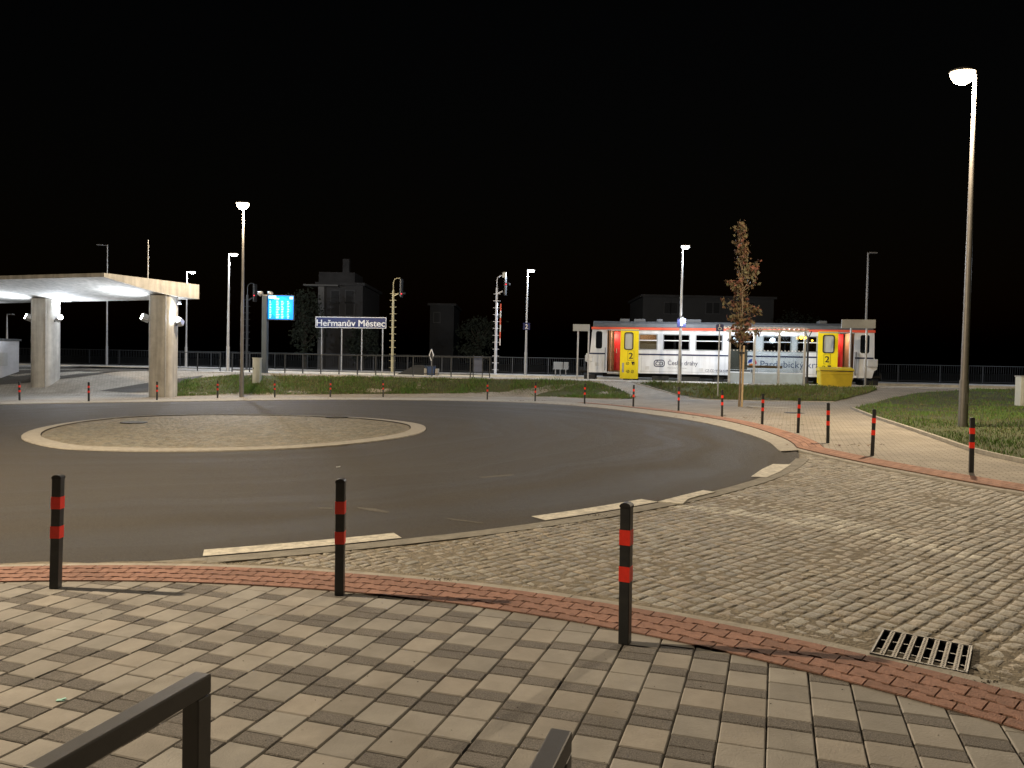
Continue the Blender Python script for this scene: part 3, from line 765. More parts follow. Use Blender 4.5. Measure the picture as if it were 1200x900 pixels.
# platform lamps: slim white posts
def plat_lamp(u, t0, ztop, z0, arm, label, power=P_PLAT, lit=True, sign=None, pr=(.075, .04), pm=M_galv):
    p = hitt(u, 430, t0); p.z = z0; H = ztop - z0
    t = thing('platform_lamp', label, 'platform lamp', p, group='lamps along the platforms')
    MB().cyl((0, 0, 0), (0, 0, 1.4), pr[0] * 1.3, pr[0] * 1.25).build('pole_base', pm, t, smooth=True)
    MB().cyl((0, 0, 1.4), (0, 0, H), pr[0], pr[1]).build('pole', pm, t, smooth=True)
    hx = arm
    MB().cyl((0, 0, H - .05), (hx * .7, 0, H - .02), .025).build('arm', pm, t)
    h = MB().box((hx, -.05, H - .02), (.42, .26, .07)).build('lamp_head', pm, t, bevel=.02)
    if lit:
        MB().lathe((hx, -.05, H - .058), [(.10, -.09), (.17, -.05), (.19, -.003)], 14, sy=.7).build('lens', M_lensc, h, smooth=True)
        light('lamp_light', 'POINT', (hx, -.1, H - .28), power, COOL, t, radius=.1)
    if sign:
        sz, txt = sign; zz = sz - z0
        bd = MB().box((0, -.12, zz), (.42, .05, .42), rz=0).build('number_sign', M_signblue, t)
        text('number', txt, M_signwhite, bd, -.08 if txt == '2' else -.05, .08 if txt == '2' else .05, zz - .14, -.151, height=.28, bold=True)
    return t, p
def ztop(u, v, t0): return hitt(u, v, t0).z
plat_lamp(267, 40.0, ztop(273, 297, 40.0), G(*hitt(267, 430, 40.0)[:2]) + .03, .30, 'slim bluish platform lamp beside the far warm street lamp')
plat_lamp(218, 50.0, ztop(224, 318, 50.0), ZP2, .42, 'slim platform lamp seen just right of the concrete canopy roof')
plat_lamp(125, 51.5, ztop(125, 287, 51.5), ZP2, -.5, 'tall unlit lamp post seen between the canopy columns', lit=False)
plat_lamp(8, 47.5, ztop(8, 368, 47.5), ZP2, .3, 'short lamp post rising behind the grey kiosk at far left', lit=False)
plat_lamp(616, 47.3, ztop(621, 316, 47.3), ZP2, .24, 'platform lamp carrying the number 2 sign', sign=(ztop(617, 382.5, 47.3), '2'))
tl, p1 = plat_lamp(796.5, 39.0, ztop(801, 288, 39.0), ZP + .045, .12, 'tall platform lamp carrying the number 1 sign before the train', sign=(ztop(797, 378.5, 39.0), '1'))
plat_lamp(1013, 47.0, ztop(1015, 296, 47.0), ZP2, .25, 'unlit lamp post rising behind the right end of the train', lit=False, pm=M_pole)
plat_lamp(1290, 47.2, 8.0, ZP2, -.3, 'added unseen platform lamp past the right edge, put in to light the far platform')  # out-of-frame lamp added to brighten the far platform edge
# flood lamp clamped to lamp 1
fp = hitt(799, 372.5, 38.8)
t = thing('floodlight', 'small glaring white floodlight clamped just above the number 1 sign', 'floodlight', fp)
MB().box((0, 0, 0), (.20, .14, .12)).build('housing', M_dark, t, bevel=.02)
MB().lathe((0, 0, 0), [(.02, -.09), (.09, -.05), (.10, 0)], 12).build('lens', emis('flood_lens', (.9, .95, 1), 60), t).location = (.03, -.06, -.05)
MB().cyl((-.08, .1, 0), (-.08, .28, 0), .02).build('bracket', M_dark, t)
light('lamp_light', 'POINT', (.25, -.45, -.1), 60, COOL, t, radius=.08)

# ---------------------------------------------------------------- bus canopy
NR, FR = Vector((-17.4, 32.7)), Vector((-15.2, 37.2)); n_d = Vector((-5.8, 2.1)); f_d = Vector((-8.1, 3.6))
NL = NR + n_d * (26 / 5.8); FL = FR + f_d * (28 / 8.1)
can = thing('bus_canopy', 'concrete bus stop canopy with flat tapering roof on massive columns, floodlit from below', 'canopy', (-24, 39, 0))
off = Vector((-24, 39, 0))
prof = [(0, 4.93), (.1, 4.84), (.2, 4.76), (.35, 4.64), (.5, 4.54), (.62, 4.47), (.75, 4.43), (1, 4.41)]
b = MB(); nl = 12; ring_n = len(prof) + 2
for i in range(nl + 1):
    k = i / nl; a = NR.lerp(NL, k); c = FR.lerp(FL, k)
    vs = [(a.x, a.y, 5.10), *[(a.lerp(c, s_).x, a.lerp(c, s_).y, z) for s_, z in prof], (c.x, c.y, 5.10)]
    b.v += [tuple(Vector(v) - off) for v in vs]
for i in range(nl):
    for j in range(ring_n): jj = (j + 1) % ring_n; b.f.append((i * ring_n + j, i * ring_n + jj, (i + 1) * ring_n + jj, (i + 1) * ring_n + j)); b.c.append(None)
b.f += [tuple(range(ring_n)), tuple(nl * ring_n + j for j in range(ring_n))]; b.c += [None, None]
b.build('roof', M_conc, can)
for (x, y) in ((-16.45, 36.2), (-24, 39.5), (-31.5, 42.8)):
    g = G(x, y - .8) - .12; pts = []
    for i in range(56):
        a = 2 * math.pi * i / 56; ca, sa = math.cos(a), math.sin(a)
        pts.append((math.copysign(abs(ca) ** .55, ca) * .53, math.copysign(abs(sa) ** .55, sa) * .62))
    cb = MB()
    for z0, z1, s_ in ((g, 3.30, 1), (3.30, 3.325, .985), (3.325, 4.425, 1)):
        cb.prism([(x - off.x + p[0] * s_, y - off.y + p[1] * s_) for p in pts], z1 - z0, base=z0)
    co = cb.build('column', M_conc, can, smooth=True)
    MB().cyl((x - off.x + .38, y - off.y - .64, g), (x - off.x + .38, y - off.y - .64, 4.42), .03, n=8).build('downpipe', M_galv, co)
rod = hitt(173.5, 328, 36.5 - .16 * 17); 
r_ = Vector((-17.3, 36.9, 5.10))
rd = ray(173.5, 300); kk = 36.0 / rd.y; r_ = Vector((rd.x * kk, 36.0, 5.10)); zt = CH + ray(173.5, 281).z * kk
b = MB().cyl(r_ - off, Vector((r_.x, r_.y, zt)) - off, .03, .02, 8); b.build('lightning_rod', M_galv, can)
M_flens = emis('floodlight_lens', (.90, .95, 1), 45)
def flood(x, y, z, dirx, lit, label, power=200, tilt=50, yaw=0):
    t = thing('floodlight', label, 'floodlight', (x, y, z), 0, 'floodlights on the canopy')
    Q = Matrix.Rotation(R(yaw), 3, 'Z') @ Matrix.Rotation(R(55), 3, 'X') @ Matrix.Rotation(R(tilt) * dirx, 3, 'Y')
    b = MB().box((0, 0, 0), (.26, .30, .34), M=Q); h = b.build('housing', M_galv, t, bevel=.03)
    MB().cyl((-dirx * .28, 0, -.18), (0, 0, -.1), .03).build('bracket', M_dark, t)
    n_ = Q @ Vector((0, 0, 1))
    if lit:
        MB().cyl(n_ * .168, n_ * .20, .13, .12, 16).build('lens', M_flens, t)
        l = light('lamp_light', 'AREA', n_ * .24, power, (.82, .9, 1), t, size=.24)
        l.rotation_euler = n_.to_track_quat('-Z', 'Y').to_euler()
    return t
flood(-24 - .75, 39.35, 3.45, -1, True, 'lit floodlight on the left side of the left canopy column')
flood(-24 + .75, 39.35, 3.45, 1, True, 'lit floodlight on the right side of the left canopy column')
flood(-16.45 - .75, 36.0, 3.38, -1, True, 'lit floodlight on the left side of the right canopy column')
flood(-16.45 + .72, 36.3, 3.25, 1, True, 'floodlight turned away on the right side of the right canopy column', tilt=-12, yaw=0, power=60)
cx = FR.lerp(FL, .02)
t = thing('floodlight', 'bright lamp hanging under the right rear corner of the canopy roof', 'floodlight', (cx.x - .6, cx.y - .2, 4.22), 0, 'floodlights on the canopy')
MB().box((0, 0, .03), (.5, .16, .14)).build('housing', M_galv, t, bevel=.02)
MB().box((0, 0, -.055), (.46, .12, .03)).build('lens', M_flens, t)
light('lamp_light', 'POINT', (0, -.05, -.25), 45, COOL, t, radius=.1)
for k in (.28, .5):
    q = NR.lerp(NL, k).lerp(FR.lerp(FL, k), .8)
    t = thing('floodlight', 'slim ceiling lamp under the canopy roof, ' + ('between the two columns' if k < .4 else 'beyond the left column'), 'floodlight', (q.x, q.y, 4.36), 0, 'floodlights on the canopy')
    MB().box((0, 0, .02), (1.2, .14, .05)).build('housing', M_galv, t); MB().box((0, 0, -.015), (1.1, .10, .02)).build('lens', emis('strip_lens', (.9, .95, 1), 12), t)
    light('lamp_light', 'POINT', (0, 0, -.15), 170, COOL, t, radius=.1)

# kiosk at the left edge
kp = hit(-14, 443)
kz = G(kp.x, kp.y)
t = thing('kiosk', 'pale grey flat roofed kiosk box at the left edge beside the canopy', 'kiosk', (kp.x, kp.y, kz), R(-25))
MB().box((0, .4, 1.0), (1.5, 1.5, 2.0)).build('wall', mat('kiosk_wall', (.42, .43, .46), .7, var=.1, vs=3), t, bevel=.02)
MB().box((0, .4, 2.04), (1.66, 1.66, .1)).build('roof', M_dark, t)
MB().box((-.1, -.365, .95), (.8, .03, 1.8)).build('door', mat('kiosk_door', (.55, .56, .58), .5), t)
MB().box((.765, .35, 1.0), (.03, .35, .7)).build('vent', M_panelg, t)

# ---------------------------------------------------------------- departure screen
c0 = hitt(310, 450, 38.3); cz = G(c0.x, c0.y)
top = hitt(310, 347, 38.3).z
t = thing('departure_board', 'tall grey post with a glowing cyan departure screen hung on its right side', 'information screen', (c0.x, c0.y, cz), 0)
MB().box((0, 0, (top - cz) / 2), (.26, .34, top - cz)).build('post', mat('slate_paint', (.10, .12, .14), .45, .3), t, bevel=.015)
q0 = hitt(313, 346, 38.1); q1 = hitt(341, 374, 38.1)
sw = (q1.x - q0.x); sh = q0.z - q1.z; scx = (q0.x + q1.x) / 2 - c0.x + .02; scz = (q0.z + q1.z) / 2 - cz
hs = MB().box((scx, 0, scz), (sw + .06, .22, sh + .08)).build('screen_housing', M_dark, t, bevel=.01)
E_cy = emis('cyan_screen', (.0, .28, .95), 1.5); E_w = emis('screen_text', (.65, 1, 1), 1.6)
scr = MB().box((scx, -.115, scz), (sw, .012, sh)).build('screen', E_cy, hs)
b = MB(); rgs = random.Random(4)
x0s = scx - sw / 2; z0s = scz + sh / 2
b.box((x0s + sw * .17, -.124, z0s - sh * .07), (sw * .30, .006, sh * .12)); b.box((x0s + sw * .34, -.124, z0s - sh * .13), (sw * .2, .006, sh * .05)); b.box((x0s + sw * .92, -.124, z0s - sh * .09), (sw * .13, .006, sh * .10))
for r in range(11):
    z = z0s - sh * (.24 + .07 * r)
    for (xa, wa) in ((.06, .07), (.32, .14), (.52, .10), (.76, .08)):
        w = wa * rgs.uniform(.6, 1.1)
        b.box((x0s + sw * (xa + w / 2), -.124, z), (sw * w, .006, sh * .028))
b.build('timetable_rows', E_w, hs)
light('screen_light', 'AREA', (scx, -.2, scz), 60, (.0, .35, 1), t, size=1.0).rotation_euler = (R(90), 0, 0)
for s_, uu in ((-1, 304.5), (1, 317)):
    bx = MB(); cxx = s_ * .24; bx.lathe((0, 0, 0), [(.05, -.14), (.12, -.12), (.14, 0), (.08, .1), (.03, .12)], 12)
    o = bx.build('loudspeaker', M_galv, t, smooth=True); o.location = (cxx, 0, top - cz + .14); o.rotation_euler = (R(20), R(-s_ * 55), 0)
MB().box((0, 0, top - cz + .05), (.5, .05, .05)).build('bracket', M_galv, t)
# white cabinet beside
c1 = hit(301, 449)
t = thing('switch_cabinet', 'pale grey electrical cabinet standing in the grass beside the departure board post', 'cabinet', (c1.x, c1.y, c1.z))
MB().box((0, 0, .62), (.36, .3, 1.24)).build('body', M_cab, t, bevel=.01); MB().box((0, 0, 1.26), (.40, .34, .04)).build('roof', M_cab, t)
MB().box((0, -.158, .66), (.31, .014, 1.05)).build('door', M_cab, t); MB().box((-.12, -.172, .75), (.03, .02, .1)).build('handle', M_blk, t)

# ---------------------------------------------------------------- railings and fence
def railing(u0, u1, t0, label, z=None, sp_=.95):
    a = hitt(u0, 430, t0); c = hitt(u1, 430, t0); z = ZP + .045 if z is None else z
    t = thing('railing', label, 'railing', (a.x, a.y, z), ANG); L = (c - a).xy.length; H = 1.0
    def gz(s): x = a.x + s * math.cos(ANG); y = a.y + s * math.sin(ANG); return (G(x, y) + .03) - z if x < -17 else 0
    n = int(L / sp_)
    for i in range(n + 1):
        s = L * i / n; MB().box((s, 0, (H + min(0, gz(s))) / 2), (.05, .05, H - min(0, gz(s)))).build('post', M_rail, t)
    MB().box((L / 2, 0, H + .022), (L + .05, .06, .04)).build('handrail', M_rail, t)
    MB().box((L / 2, -.03, .14), (L, .03, .04)).build('bottom_rail', M_rail, t)
railing(272, 574, 39.2, 'dark post and rail railing in front of the platform below the town name sign')
railing(205, 258, 40.4, 'short dark railing by the ramp right of the canopy column')
a = Vector((-58, 52 + K * 58)); c = Vector((58, 52 - K * 58)); L = (c - a).length
t = thing('platform_fence', 'long dark picket fence along the back of the far platform', 'fence', (a.x, a.y, ZP2), ANG)
n = int(L / 2.4)
for i in range(n + 1): MB().box((L * i / n, 0, .55), (.06, .06, 1.1)).build('post', M_rail, t)
MB().box((L / 2, 0, 1.1 + .02), (L, .05, .04)).build('top_rail', M_rail, t); MB().box((L / 2, 0, .12), (L, .03, .03)).build('bottom_rail', M_rail, t)
b = MB(); x = .1
while x < L: b.box((x, 0, .61), (.014, .014, .98)); x += .13
tag(b.build('infill_bars', M_rail, t), kind='stuff')

# town name sign
def plate_on_posts(u0, u1, v0, v1, t0, zb, posts, label, name, cat, mt, th=.08, back=0):
    a = hitt(u0, v1, t0); c = hitt(u1, v0, t0); d = hitt(u0, v0, t0); e = hitt(u1, v1, t0)
    zt_, zb_ = (c.z + d.z) / 2, (a.z + e.z) / 2; Lp = (c - a).xy.length
    t = thing(name, label, cat, (a.x, a.y, zb), ANG)
    pn = MB().box((Lp / 2, 0, (zt_ + zb_) / 2 - zb), (Lp, th, zt_ - zb_)).build('panel', mt, t)
    for u in posts:
        s = (hitt(u, 430, t0) - a).xy.length * (1 if u >= u0 else -1)
        MB().cyl((s, th / 2 + .045, 0), (s, th / 2 + .045, zt_ - zb), .045, n=10).build('post', M_galv, t, smooth=True)
    return t, pn, Lp, zt_ - zb, zb_ - zb
t, pn, Lp, zt_, zb_ = plate_on_posts(370, 453, 371.5, 384.5, 47.6, ZP2, (376, 399.5, 423, 447.5), 'dark blue station name sign with white letters on four thin posts', 'station_sign', 'station sign', M_signblue)
text('lettering', 'Heřmanův Městec', M_signwhite, pn, .08, Lp - .09, zb_ + .12, -.046, height=.42, bold=True)
b = MB()
for (x, z, w, h) in ((Lp / 2, zb_ + .02, Lp, .04), (Lp / 2, zt_ - .02, Lp, .04), (.02, (zt_ + zb_) / 2, .04, zt_ - zb_ - .08), (Lp - .02, (zt_ + zb_) / 2, .04, zt_ - zb_ - .08)): b.box((x, -.045, z), (w, .012, h))
b.build('border', M_signwhite, pn)

# ladder signal masts
def signal(u, vtop, t0, label, mt, redv, facing=1, bars=True):
    p = hitt(u, 435, t0); p.z = ZP2; H = hitt(u, vtop, t0).z - ZP2
    t = thing('signal_mast', label, 'railway signal', p, ANG, 'railway signal masts')
    Hm = H - .75
    MB().cyl((0, 0, 0), (0, 0, Hm), .085, .07).build('mast', mt, t, smooth=True)
    b = MB().tube([(0, 0, Hm), (0, 0, H - .25), (.06, 0, H - .1), (.2, 0, H), (.42, 0, H)], .03, 8); b.build('hoop', mt, t, smooth=True)
    lad = MB(); z = .3
    while z < Hm: lad.box((0, .0, z), (.42, .02, .03)); z += .42
    lad.build('ladder_rungs', mt, t)
    MB().box((.18, -.01, Hm - .28), (.40, .05, .08), M=Matrix.Rotation(R(-25), 3, 'Y')).build('bracket', mt, t)
    h = MB().box((.52, 0, H - .62), (.10, .42, 1.15)).build('signal_head', M_dark, t, bevel=.02)
    zr = hitt(u, redv, t0).z - ZP2
    MB().cyl((.57, -.16, zr), (.82, -.16, zr), .07, .075).build('hood', M_blk, h)
    MB().cyl((.575, -.20, zr - .03), (.60, -.24, zr - .03), .035).build('red_light', emis('signal_red', (1, .03, .05), 2.5), h)
    return t, H, Hm
signal(459.5, 326, 46.9, 'yellowish ladder signal mast with a red light right of the station sign', mat('mast_cream', (.45, .40, .24), .6, var=.1), 344)
t2, H2, Hm2 = signal(580.5, 323, 46.8, 'white ladder signal mast with a red and white strip, right of the centre', mat('mast_white', (.62, .64, .70), .5, var=.06), 333)
MB().box((.48, -.2, H2 + .02), (.22, .12, .34)).build('repeater_lamp', M_cab, t2, bevel=.02)
for k in range(6): MB().box((.26, -.05, 2.0 + .42 * k), (.06, .03, .42)).build('marker_strip', M_tred if k % 2 else M_signwhite, t2)
signal(289, 332, 47.4, 'dark signal mast with a red light seen behind the far street lamp pole', M_rail, 346)

# small things along the platforms
def at_px(u, v, t0): return hitt(u, v, t0)
p = hitt(556, 438, 39.6)
t = thing('notice_board', 'small dark blue notice board on two posts behind the railing', 'notice board', (p.x - .12, p.y, ZP + .045), ANG)
MB().box((.3, 0, .68), (.42, .05, .82)).build('panel', mat('noticeboard_blue', (.06, .08, .15), .4), t)
for x in (.06, .54): MB().box((x, 0, .58), (.04, .04, 1.16)).build('post', M_rail, t)
p = hitt(484, 438, 41.6 + .9)
b = MB().prism([(-.95, 0), (.75, 0), (.75, .38), (.62, .55), (.1, .55)], .9, axis='y')
t = thing('ramp_cover', 'low dark sloping hood in front of the railing, right of the station sign', 'cover', (p.x, p.y, ZP + .05), ANG)
b.build('hood', M_dark, t); MB().box((.70, -.04, .2), (.05, .03, .36)).build('handle_plate', M_galv, t)
p = hitt(505.5, 441, 41.9)
t = thing('waste_bin', 'squat dark blue bin between two pale blocks below the diamond sign', 'bin', (p.x, p.y, ZP + .05), ANG)
MB().box((0, 0, .26), (.40, .36, .5)).build('body', mat('bin_blue', (.02, .05, .13), .5), t, bevel=.03)
MB().box((0, 0, .53), (.44, .40, .05)).build('lid', M_dark, t, bevel=.015)
for x in (-.31, .33): MB().box((x, 0, .19), (.16, .3, .38)).build('side_block', M_kerb, t, bevel=.02)
p = hitt(505.5, 425, 46.3); zc = p.z
t = thing('diamond_sign', 'white edged diamond shaped track marker on a thin post', 'sign', (p.x, p.y, ZP2), ANG)
MB().cyl((0, .04, 0), (0, .04, 1.0), .02).build('post', M_galv, t)
b = MB(); cz_ = 1.12
for (x0, z0, x1, z1) in ((0, .36, .13, 0), (.13, 0, 0, -.36), (0, -.36, -.13, 0), (-.13, 0, 0, .36)): b.beam((x0, 0, cz_ + z0), (x1, 0, cz_ + z1), .05, .05, up=(0, 1, 0))
b.build('frame', M_signwhite, t); MB().prism([(0, cz_ - .3), (.1, cz_), (0, cz_ + .3), (-.1, cz_)], .02, axis='y').build('face', M_blk, t)
for i, u in enumerate((651, 656.5, 663)):
    p = hitt(u, 437, 47.5)
    t = thing('platform_bench', ('round backed pale bench on the far platform, leftmost of three', 'pale bench on the far platform, middle of three', 'pale bench on the far platform nearest the train, rightmost of three')[i], 'bench', (p.x, p.y, ZP2), ANG, 'benches on the far platform')
    MB().box((0, 0, .42), (.30, .38, .05)).build('seat', M_panelg, t, bevel=.01); MB().box((0, .18, .64), (.30, .05, .42)).build('backrest', M_panelg, t, bevel=.02); MB().cyl((0, 0, 0), (0, 0, .4), .035).build('leg', M_galv, t)

t, *_ = plate_on_posts(671.5, 691, 380, 388, 40.2, ZP + .045, (676.5, 689), 'blank grey board on two posts at the left end of the train', 'information_board', 'board', M_panelg)
t, *_ = plate_on_posts(986, 1026, 374.5, 384.5, 38.3, ZP + .045, (996.5, 1015), 'wide grey board on two posts before the right end of the train', 'information_board', 'board', M_panelg)
p = hit(841, 467)
t = thing('disabled_parking_sign', 'small square blue wheelchair sign on a thin post left of the young tree', 'sign', p, 0)
zt = hitt(841.5, 380, p.y + K * p.x).z - p.z
MB().cyl((0, 0, 0), (0, 0, zt), .03).build('post', M_galv, t, smooth=True)
fc = MB().box((0, -.045, zt - .15), (.33, .02, .30)).build('face', M_signblue, t)
b = MB(); zz = zt - .15
for seg in (((-.02, .09), (-.01, .0)), ((-.01, .0), (.05, .0)), ((.05, .0), (.09, -.08))): b.beam((seg[0][0], -.058, zz + seg[0][1]), (seg[1][0], -.058, zz + seg[1][1]), .008, .022, up=(0, 0, 1))
for i in range(9): a0 = R(100 + 25 * i); a1 = R(125 + 25 * i); b.beam((-.01 + .065 * math.cos(a0), -.058, zz - .03 + .065 * math.sin(a0)), (-.01 + .065 * math.cos(a1), -.058, zz - .03 + .065 * math.sin(a1)), .008, .016)
b.cyl((-.02, -.064, zz + .115), (-.02, -.054, zz + .115), .022)
b.build('wheelchair_symbol', M_signwhite, fc)
# amber lamps on a dark post
p = hitt(945.5, 450, 38.9); p.z = ZP + .045; H = hitt(945.5, 388, 38.9).z - p.z
t = thing('warning_post', 'dark post with three small amber lamps beside the shelter', 'warning light', p, ANG)
MB().cyl((0, 0, 0), (0, 0, H - .3), .05).build('post', M_blk, t)
MB().beam((0, 0, H - .35), (-.15, 0, H), .04).beam((0, 0, H - .35), (.15, 0, H), .04).build('fork', M_blk, t)
for u, v, r in ((940, 395.5, .085), (947, 396, .055), (949.5, 399, .04)):
    q = hitt(u, v, 38.75); s = (q - p).xy.length * (1 if q.x > p.x else -1)
    MB().lathe((s, -.12, q.z - p.z), [(r * .5, -r * .85), (r, -r * .3), (r, r * .3), (r * .5, r * .85)], 12).build('amber_lamp', emis('amber_lamp', (1, .62, .05), 6), t, smooth=True)
    MB().beam((s, -.1, q.z - p.z), (0, 0, q.z - p.z - .1), .02).build('lamp_arm', M_blk, t)
# grit bin
p = hitt(958, 453.5, 38.0); q = hitt(998, 453.5, 38.0); Lb = (q - p).xy.length; zg = G(p.x, p.y) + .02
t = thing('grit_bin', 'yellow plastic grit bin with a hinged lid in front of the right train door', 'grit bin', ((p.x + q.x) / 2, (p.y + q.y) / 2, zg), ANG)
b = MB(); h = .72; w0, w1, d0, d1 = Lb * .44, Lb * .485, .33, .38
b.add([(-w0, -d0, 0), (w0, -d0, 0), (w0, d0, 0), (-w0, d0, 0), (-w1, -d1, h), (w1, -d1, h), (w1, d1, h), (-w1, d1, h)], [(3, 2, 1, 0), (4, 5, 6, 7), (0, 1, 5, 4), (1, 2, 6, 5), (2, 3, 7, 6), (3, 0, 4, 7)])
b.build('body', M_bin, t, bevel=.03)
MB().box((0, -.37, .60), (2 * w1 - .1, .05, .05)).build('rim', M_bin, t, bevel=.015); MB().box((0, -d1 - .035, h + .02), (2 * w1, .03, .03)).build('seam', M_blk, t)
MB().prism([(-d1 - .03, h + .005), (d1 + .03, h + .005), (d1 + .02, h + .12), (.1, h + .2), (-d1 + .05, h + .1)], 2 * w1 + .06, axis='x', base=-w1 - .03).build('lid', M_bin, t, bevel=.02)
# cabinet at right edge
p = hit(1204, 477.5)
t = thing('switch_cabinet', 'grey cabinet cut by the right edge of the photo, on the lawn', 'cabinet', p, R(-6))
MB().box((0, .2, .55), (.5, .4, 1.12)).build('body', M_cab, t, bevel=.02); MB().box((0, .2, 1.13), (.54, .44, .04)).build('roof', M_panelg, t); MB().box((.02, -.012, .58), (.4, .02, .9)).build('door', M_cab, t)

# ---------------------------------------------------------------- train
T0 = 41.7
o0 = hitt(686, 440, T0); TZ = .38
TR = thing('railcar', 'white diesel railcar with red roof line and two yellow sliding doors at the platform', 'train', (o0.x, o0.y, 0), ANG)
TL = (hitt(1028, 440, T0) - o0).xy.length
ct, st = math.cos(ANG), math.sin(ANG)
def TP(u, v): q = hitt(u, v, T0); d = q - o0; return (d.x * ct + d.y * st, q.z)
def TPL(L): return [TP(*p) for p in L]
Xl, Xr = TP(693.5, 400)[0], TP(1024.5, 400)[0]
ztop_ = (TP(700, 386.5)[1] + TP(1020, 389)[1]) / 2; zbot = (TP(700, 436.5)[1] + TP(1015, 443)[1]) / 2
zst = ztop_ + .14; WT = 2.9
zr0 = zst
def Tz(u, v): return TP(u, v)[1]
zw0, zw1 = TP(800, 410.5)[1], TP(800, 392)[1]       # window sill, head
zline = TP(800, 416)[1]
def U(u): return TP(u, 410)[0]
outl = [(Xl + .02, ztop_), (U(691.5), zline + .05), (U(687), zline), (U(687), TP(687, 424)[1]), (U(689), TP(687, 424)[1]), (U(690), zbot), (U(711), zbot), (U(711), zbot),
        (U(1002), zbot), (U(1023), zbot), (U(1025), zbot + .35), (U(1028.5), zbot + .45), (U(1028.5), zline - .2), (U(1025), zline), (Xr, ztop_)]
dz0 = zbot + .05; dz1 = ztop_ - .05
hol = [rrect(U(698), zw0 + .02, U(705.5), zw1 + .12, .1), [(U(711.5), dz0), (U(728), dz0), (U(728), dz1), (U(711.5), dz1)],
       [(U(981), dz0), (U(1001), dz0), (U(1001), dz1), (U(981), dz1)], rrect(U(1008), zw0, U(1019), zw1 + .1, .1)]
wins = [(748.5, 770), (777, 808), (815, 846.5), (855, 884), (894, 927), (934, 957.5)]
for a_, c_ in wins: hol.append(rrect(U(a_), zw0, U(c_), zw1, .05))
curve_plate('side_wall', outl, hol, .06, M_wht, TR)
# far side, floor, ends
curve_plate('far_wall', outl, [rrect(U(a_), zw0, U(c_), zw1, .05) for a_, c_ in wins], .06, M_wht, TR, loc=(0, WT - .06, 0))
# stripe
MB().box(((Xl + Xr) / 2, -.012, ztop_ + .055), (Xr - Xl + .06, .05, .13)).build('red_stripe', M_tred, TR)
MB().box(((Xl + Xr) / 2, WT + .012, ztop_ + .055), (Xr - Xl + .06, .05, .13)).build('red_stripe', M_tred, TR)
# roof
b = MB(); n = 10; pr_ = [(-.02, zst - .01)] + [(WT / 2 - WT / 2 * math.cos(math.pi * i / n) * 1.0, zst + .36 * math.sin(math.pi * i / n) ** .6) for i in range(0, n + 1)] + [(WT + .02, zst - .01)]
b.prism(pr_, Xr - Xl - .1, axis='x', base=Xl + .05); b.build('roof', M_roofg, TR, smooth=True)
for u, w in ((731, .5), (749, .6), (773, .3), (812, .9), (968, .4)):
    MB().box((U(u), 1.1, zst + .40), (w, .6, .16)).build('roof_vent', M_roofg, TR, bevel=.03)
# ends
def zx(o): return o
for side in (0, 1):
    b = MB()
    prf = outl[:6] if side == 0 else outl[-6:]
    if side == 1: prf = [outl[14], outl[13], outl[12], outl[11], outl[10], outl[9]]
    vs = [(p[0], .05, p[1]) for p in prf] + [(p[0], WT - .05, p[1]) for p in prf]
    k = len(prf); b.add(vs, [(i, i + 1, k + i + 1, k + i) for i in range(k - 1)])
    o = b.build('cab_front', M_wdirty, TR)
    sx = -1 if side == 0 else 1; xe = (Xl + .0) if side == 0 else Xr; xw = U(692) if side == 0 else U(1024.6)
    for (ya, yb) in ((.15, 1.35), (1.55, 2.75)):
        MB().add([(xw + sx * .02, ya, zline + .12), (xw + sx * .02, yb, zline + .12), (xe + sx * .02, yb, ztop_ - .15), (xe + sx * .02, ya, ztop_ - .15)], [(0, 1, 2, 3)]).build('windscreen', M_glass, o)
    xb = U(686) if side == 0 else U(1029)
    for y in (.5, 2.4): MB().cyl((xb - sx * .1, y, zbot + .05), (xb + sx * .25, y, zbot + .05), .07).cyl((xb + sx * .25, y, zbot + .05), (xb + sx * .3, y, zbot + .05), .2).build('buffer', M_under, TR)
    MB().box((xb - sx * .25, .9, zbot - .25), (.6, 1.8, .25)).build('coupling_beam', M_under, TR)
MB().box(((U(1015) + U(1029.5)) / 2, -.05, (TP(1020, 421)[1] + TP(1020, 430)[1]) / 2), (U(1029.5) - U(1017), .12, TP(1020, 421)[1] - TP(1020, 430)[1])).build('corner_block', M_wdirty, TR, bevel=.02)
MB().box(((U(685.5) + U(695)) / 2, -.05, (TP(690, 416)[1] + TP(690, 423.5)[1]) / 2), (U(694) - U(685.5), .12, TP(690, 416)[1] - TP(690, 423.5)[1])).build('corner_block', M_wdirty, TR, bevel=.02)
# blue waist line in pieces between the doors
for a_, c_ in ((690, 709), (748.6, 957.4), (1002, 1024)):
    MB().box(((U(a_) + U(c_)) / 2, -.006, zline), (U(c_) - U(a_), .012, .075)).build('waist_line', M_blue, TR)
b = MB()
for u in (752, 773.5, 811.5, 850, 888.5, 930.5): b.box((U(u), -.0015, (zbot + zline) / 2), (.012, .003, zline - zbot - .1))
b.box(((U(750) + U(956)) / 2, -.0015, zbot + .12), (U(956) - U(750), .003, .012))
b.build('panel_seams', M_panelg, TR)
for u, zz_ in ((759, zbot + .3), (822, zbot + .25), (700, zbot + .45)): MB().box((U(u), -.006, zz_), (.22, .012, .18)).build('access_hatch', M_wdirty, TR, bevel=.01)
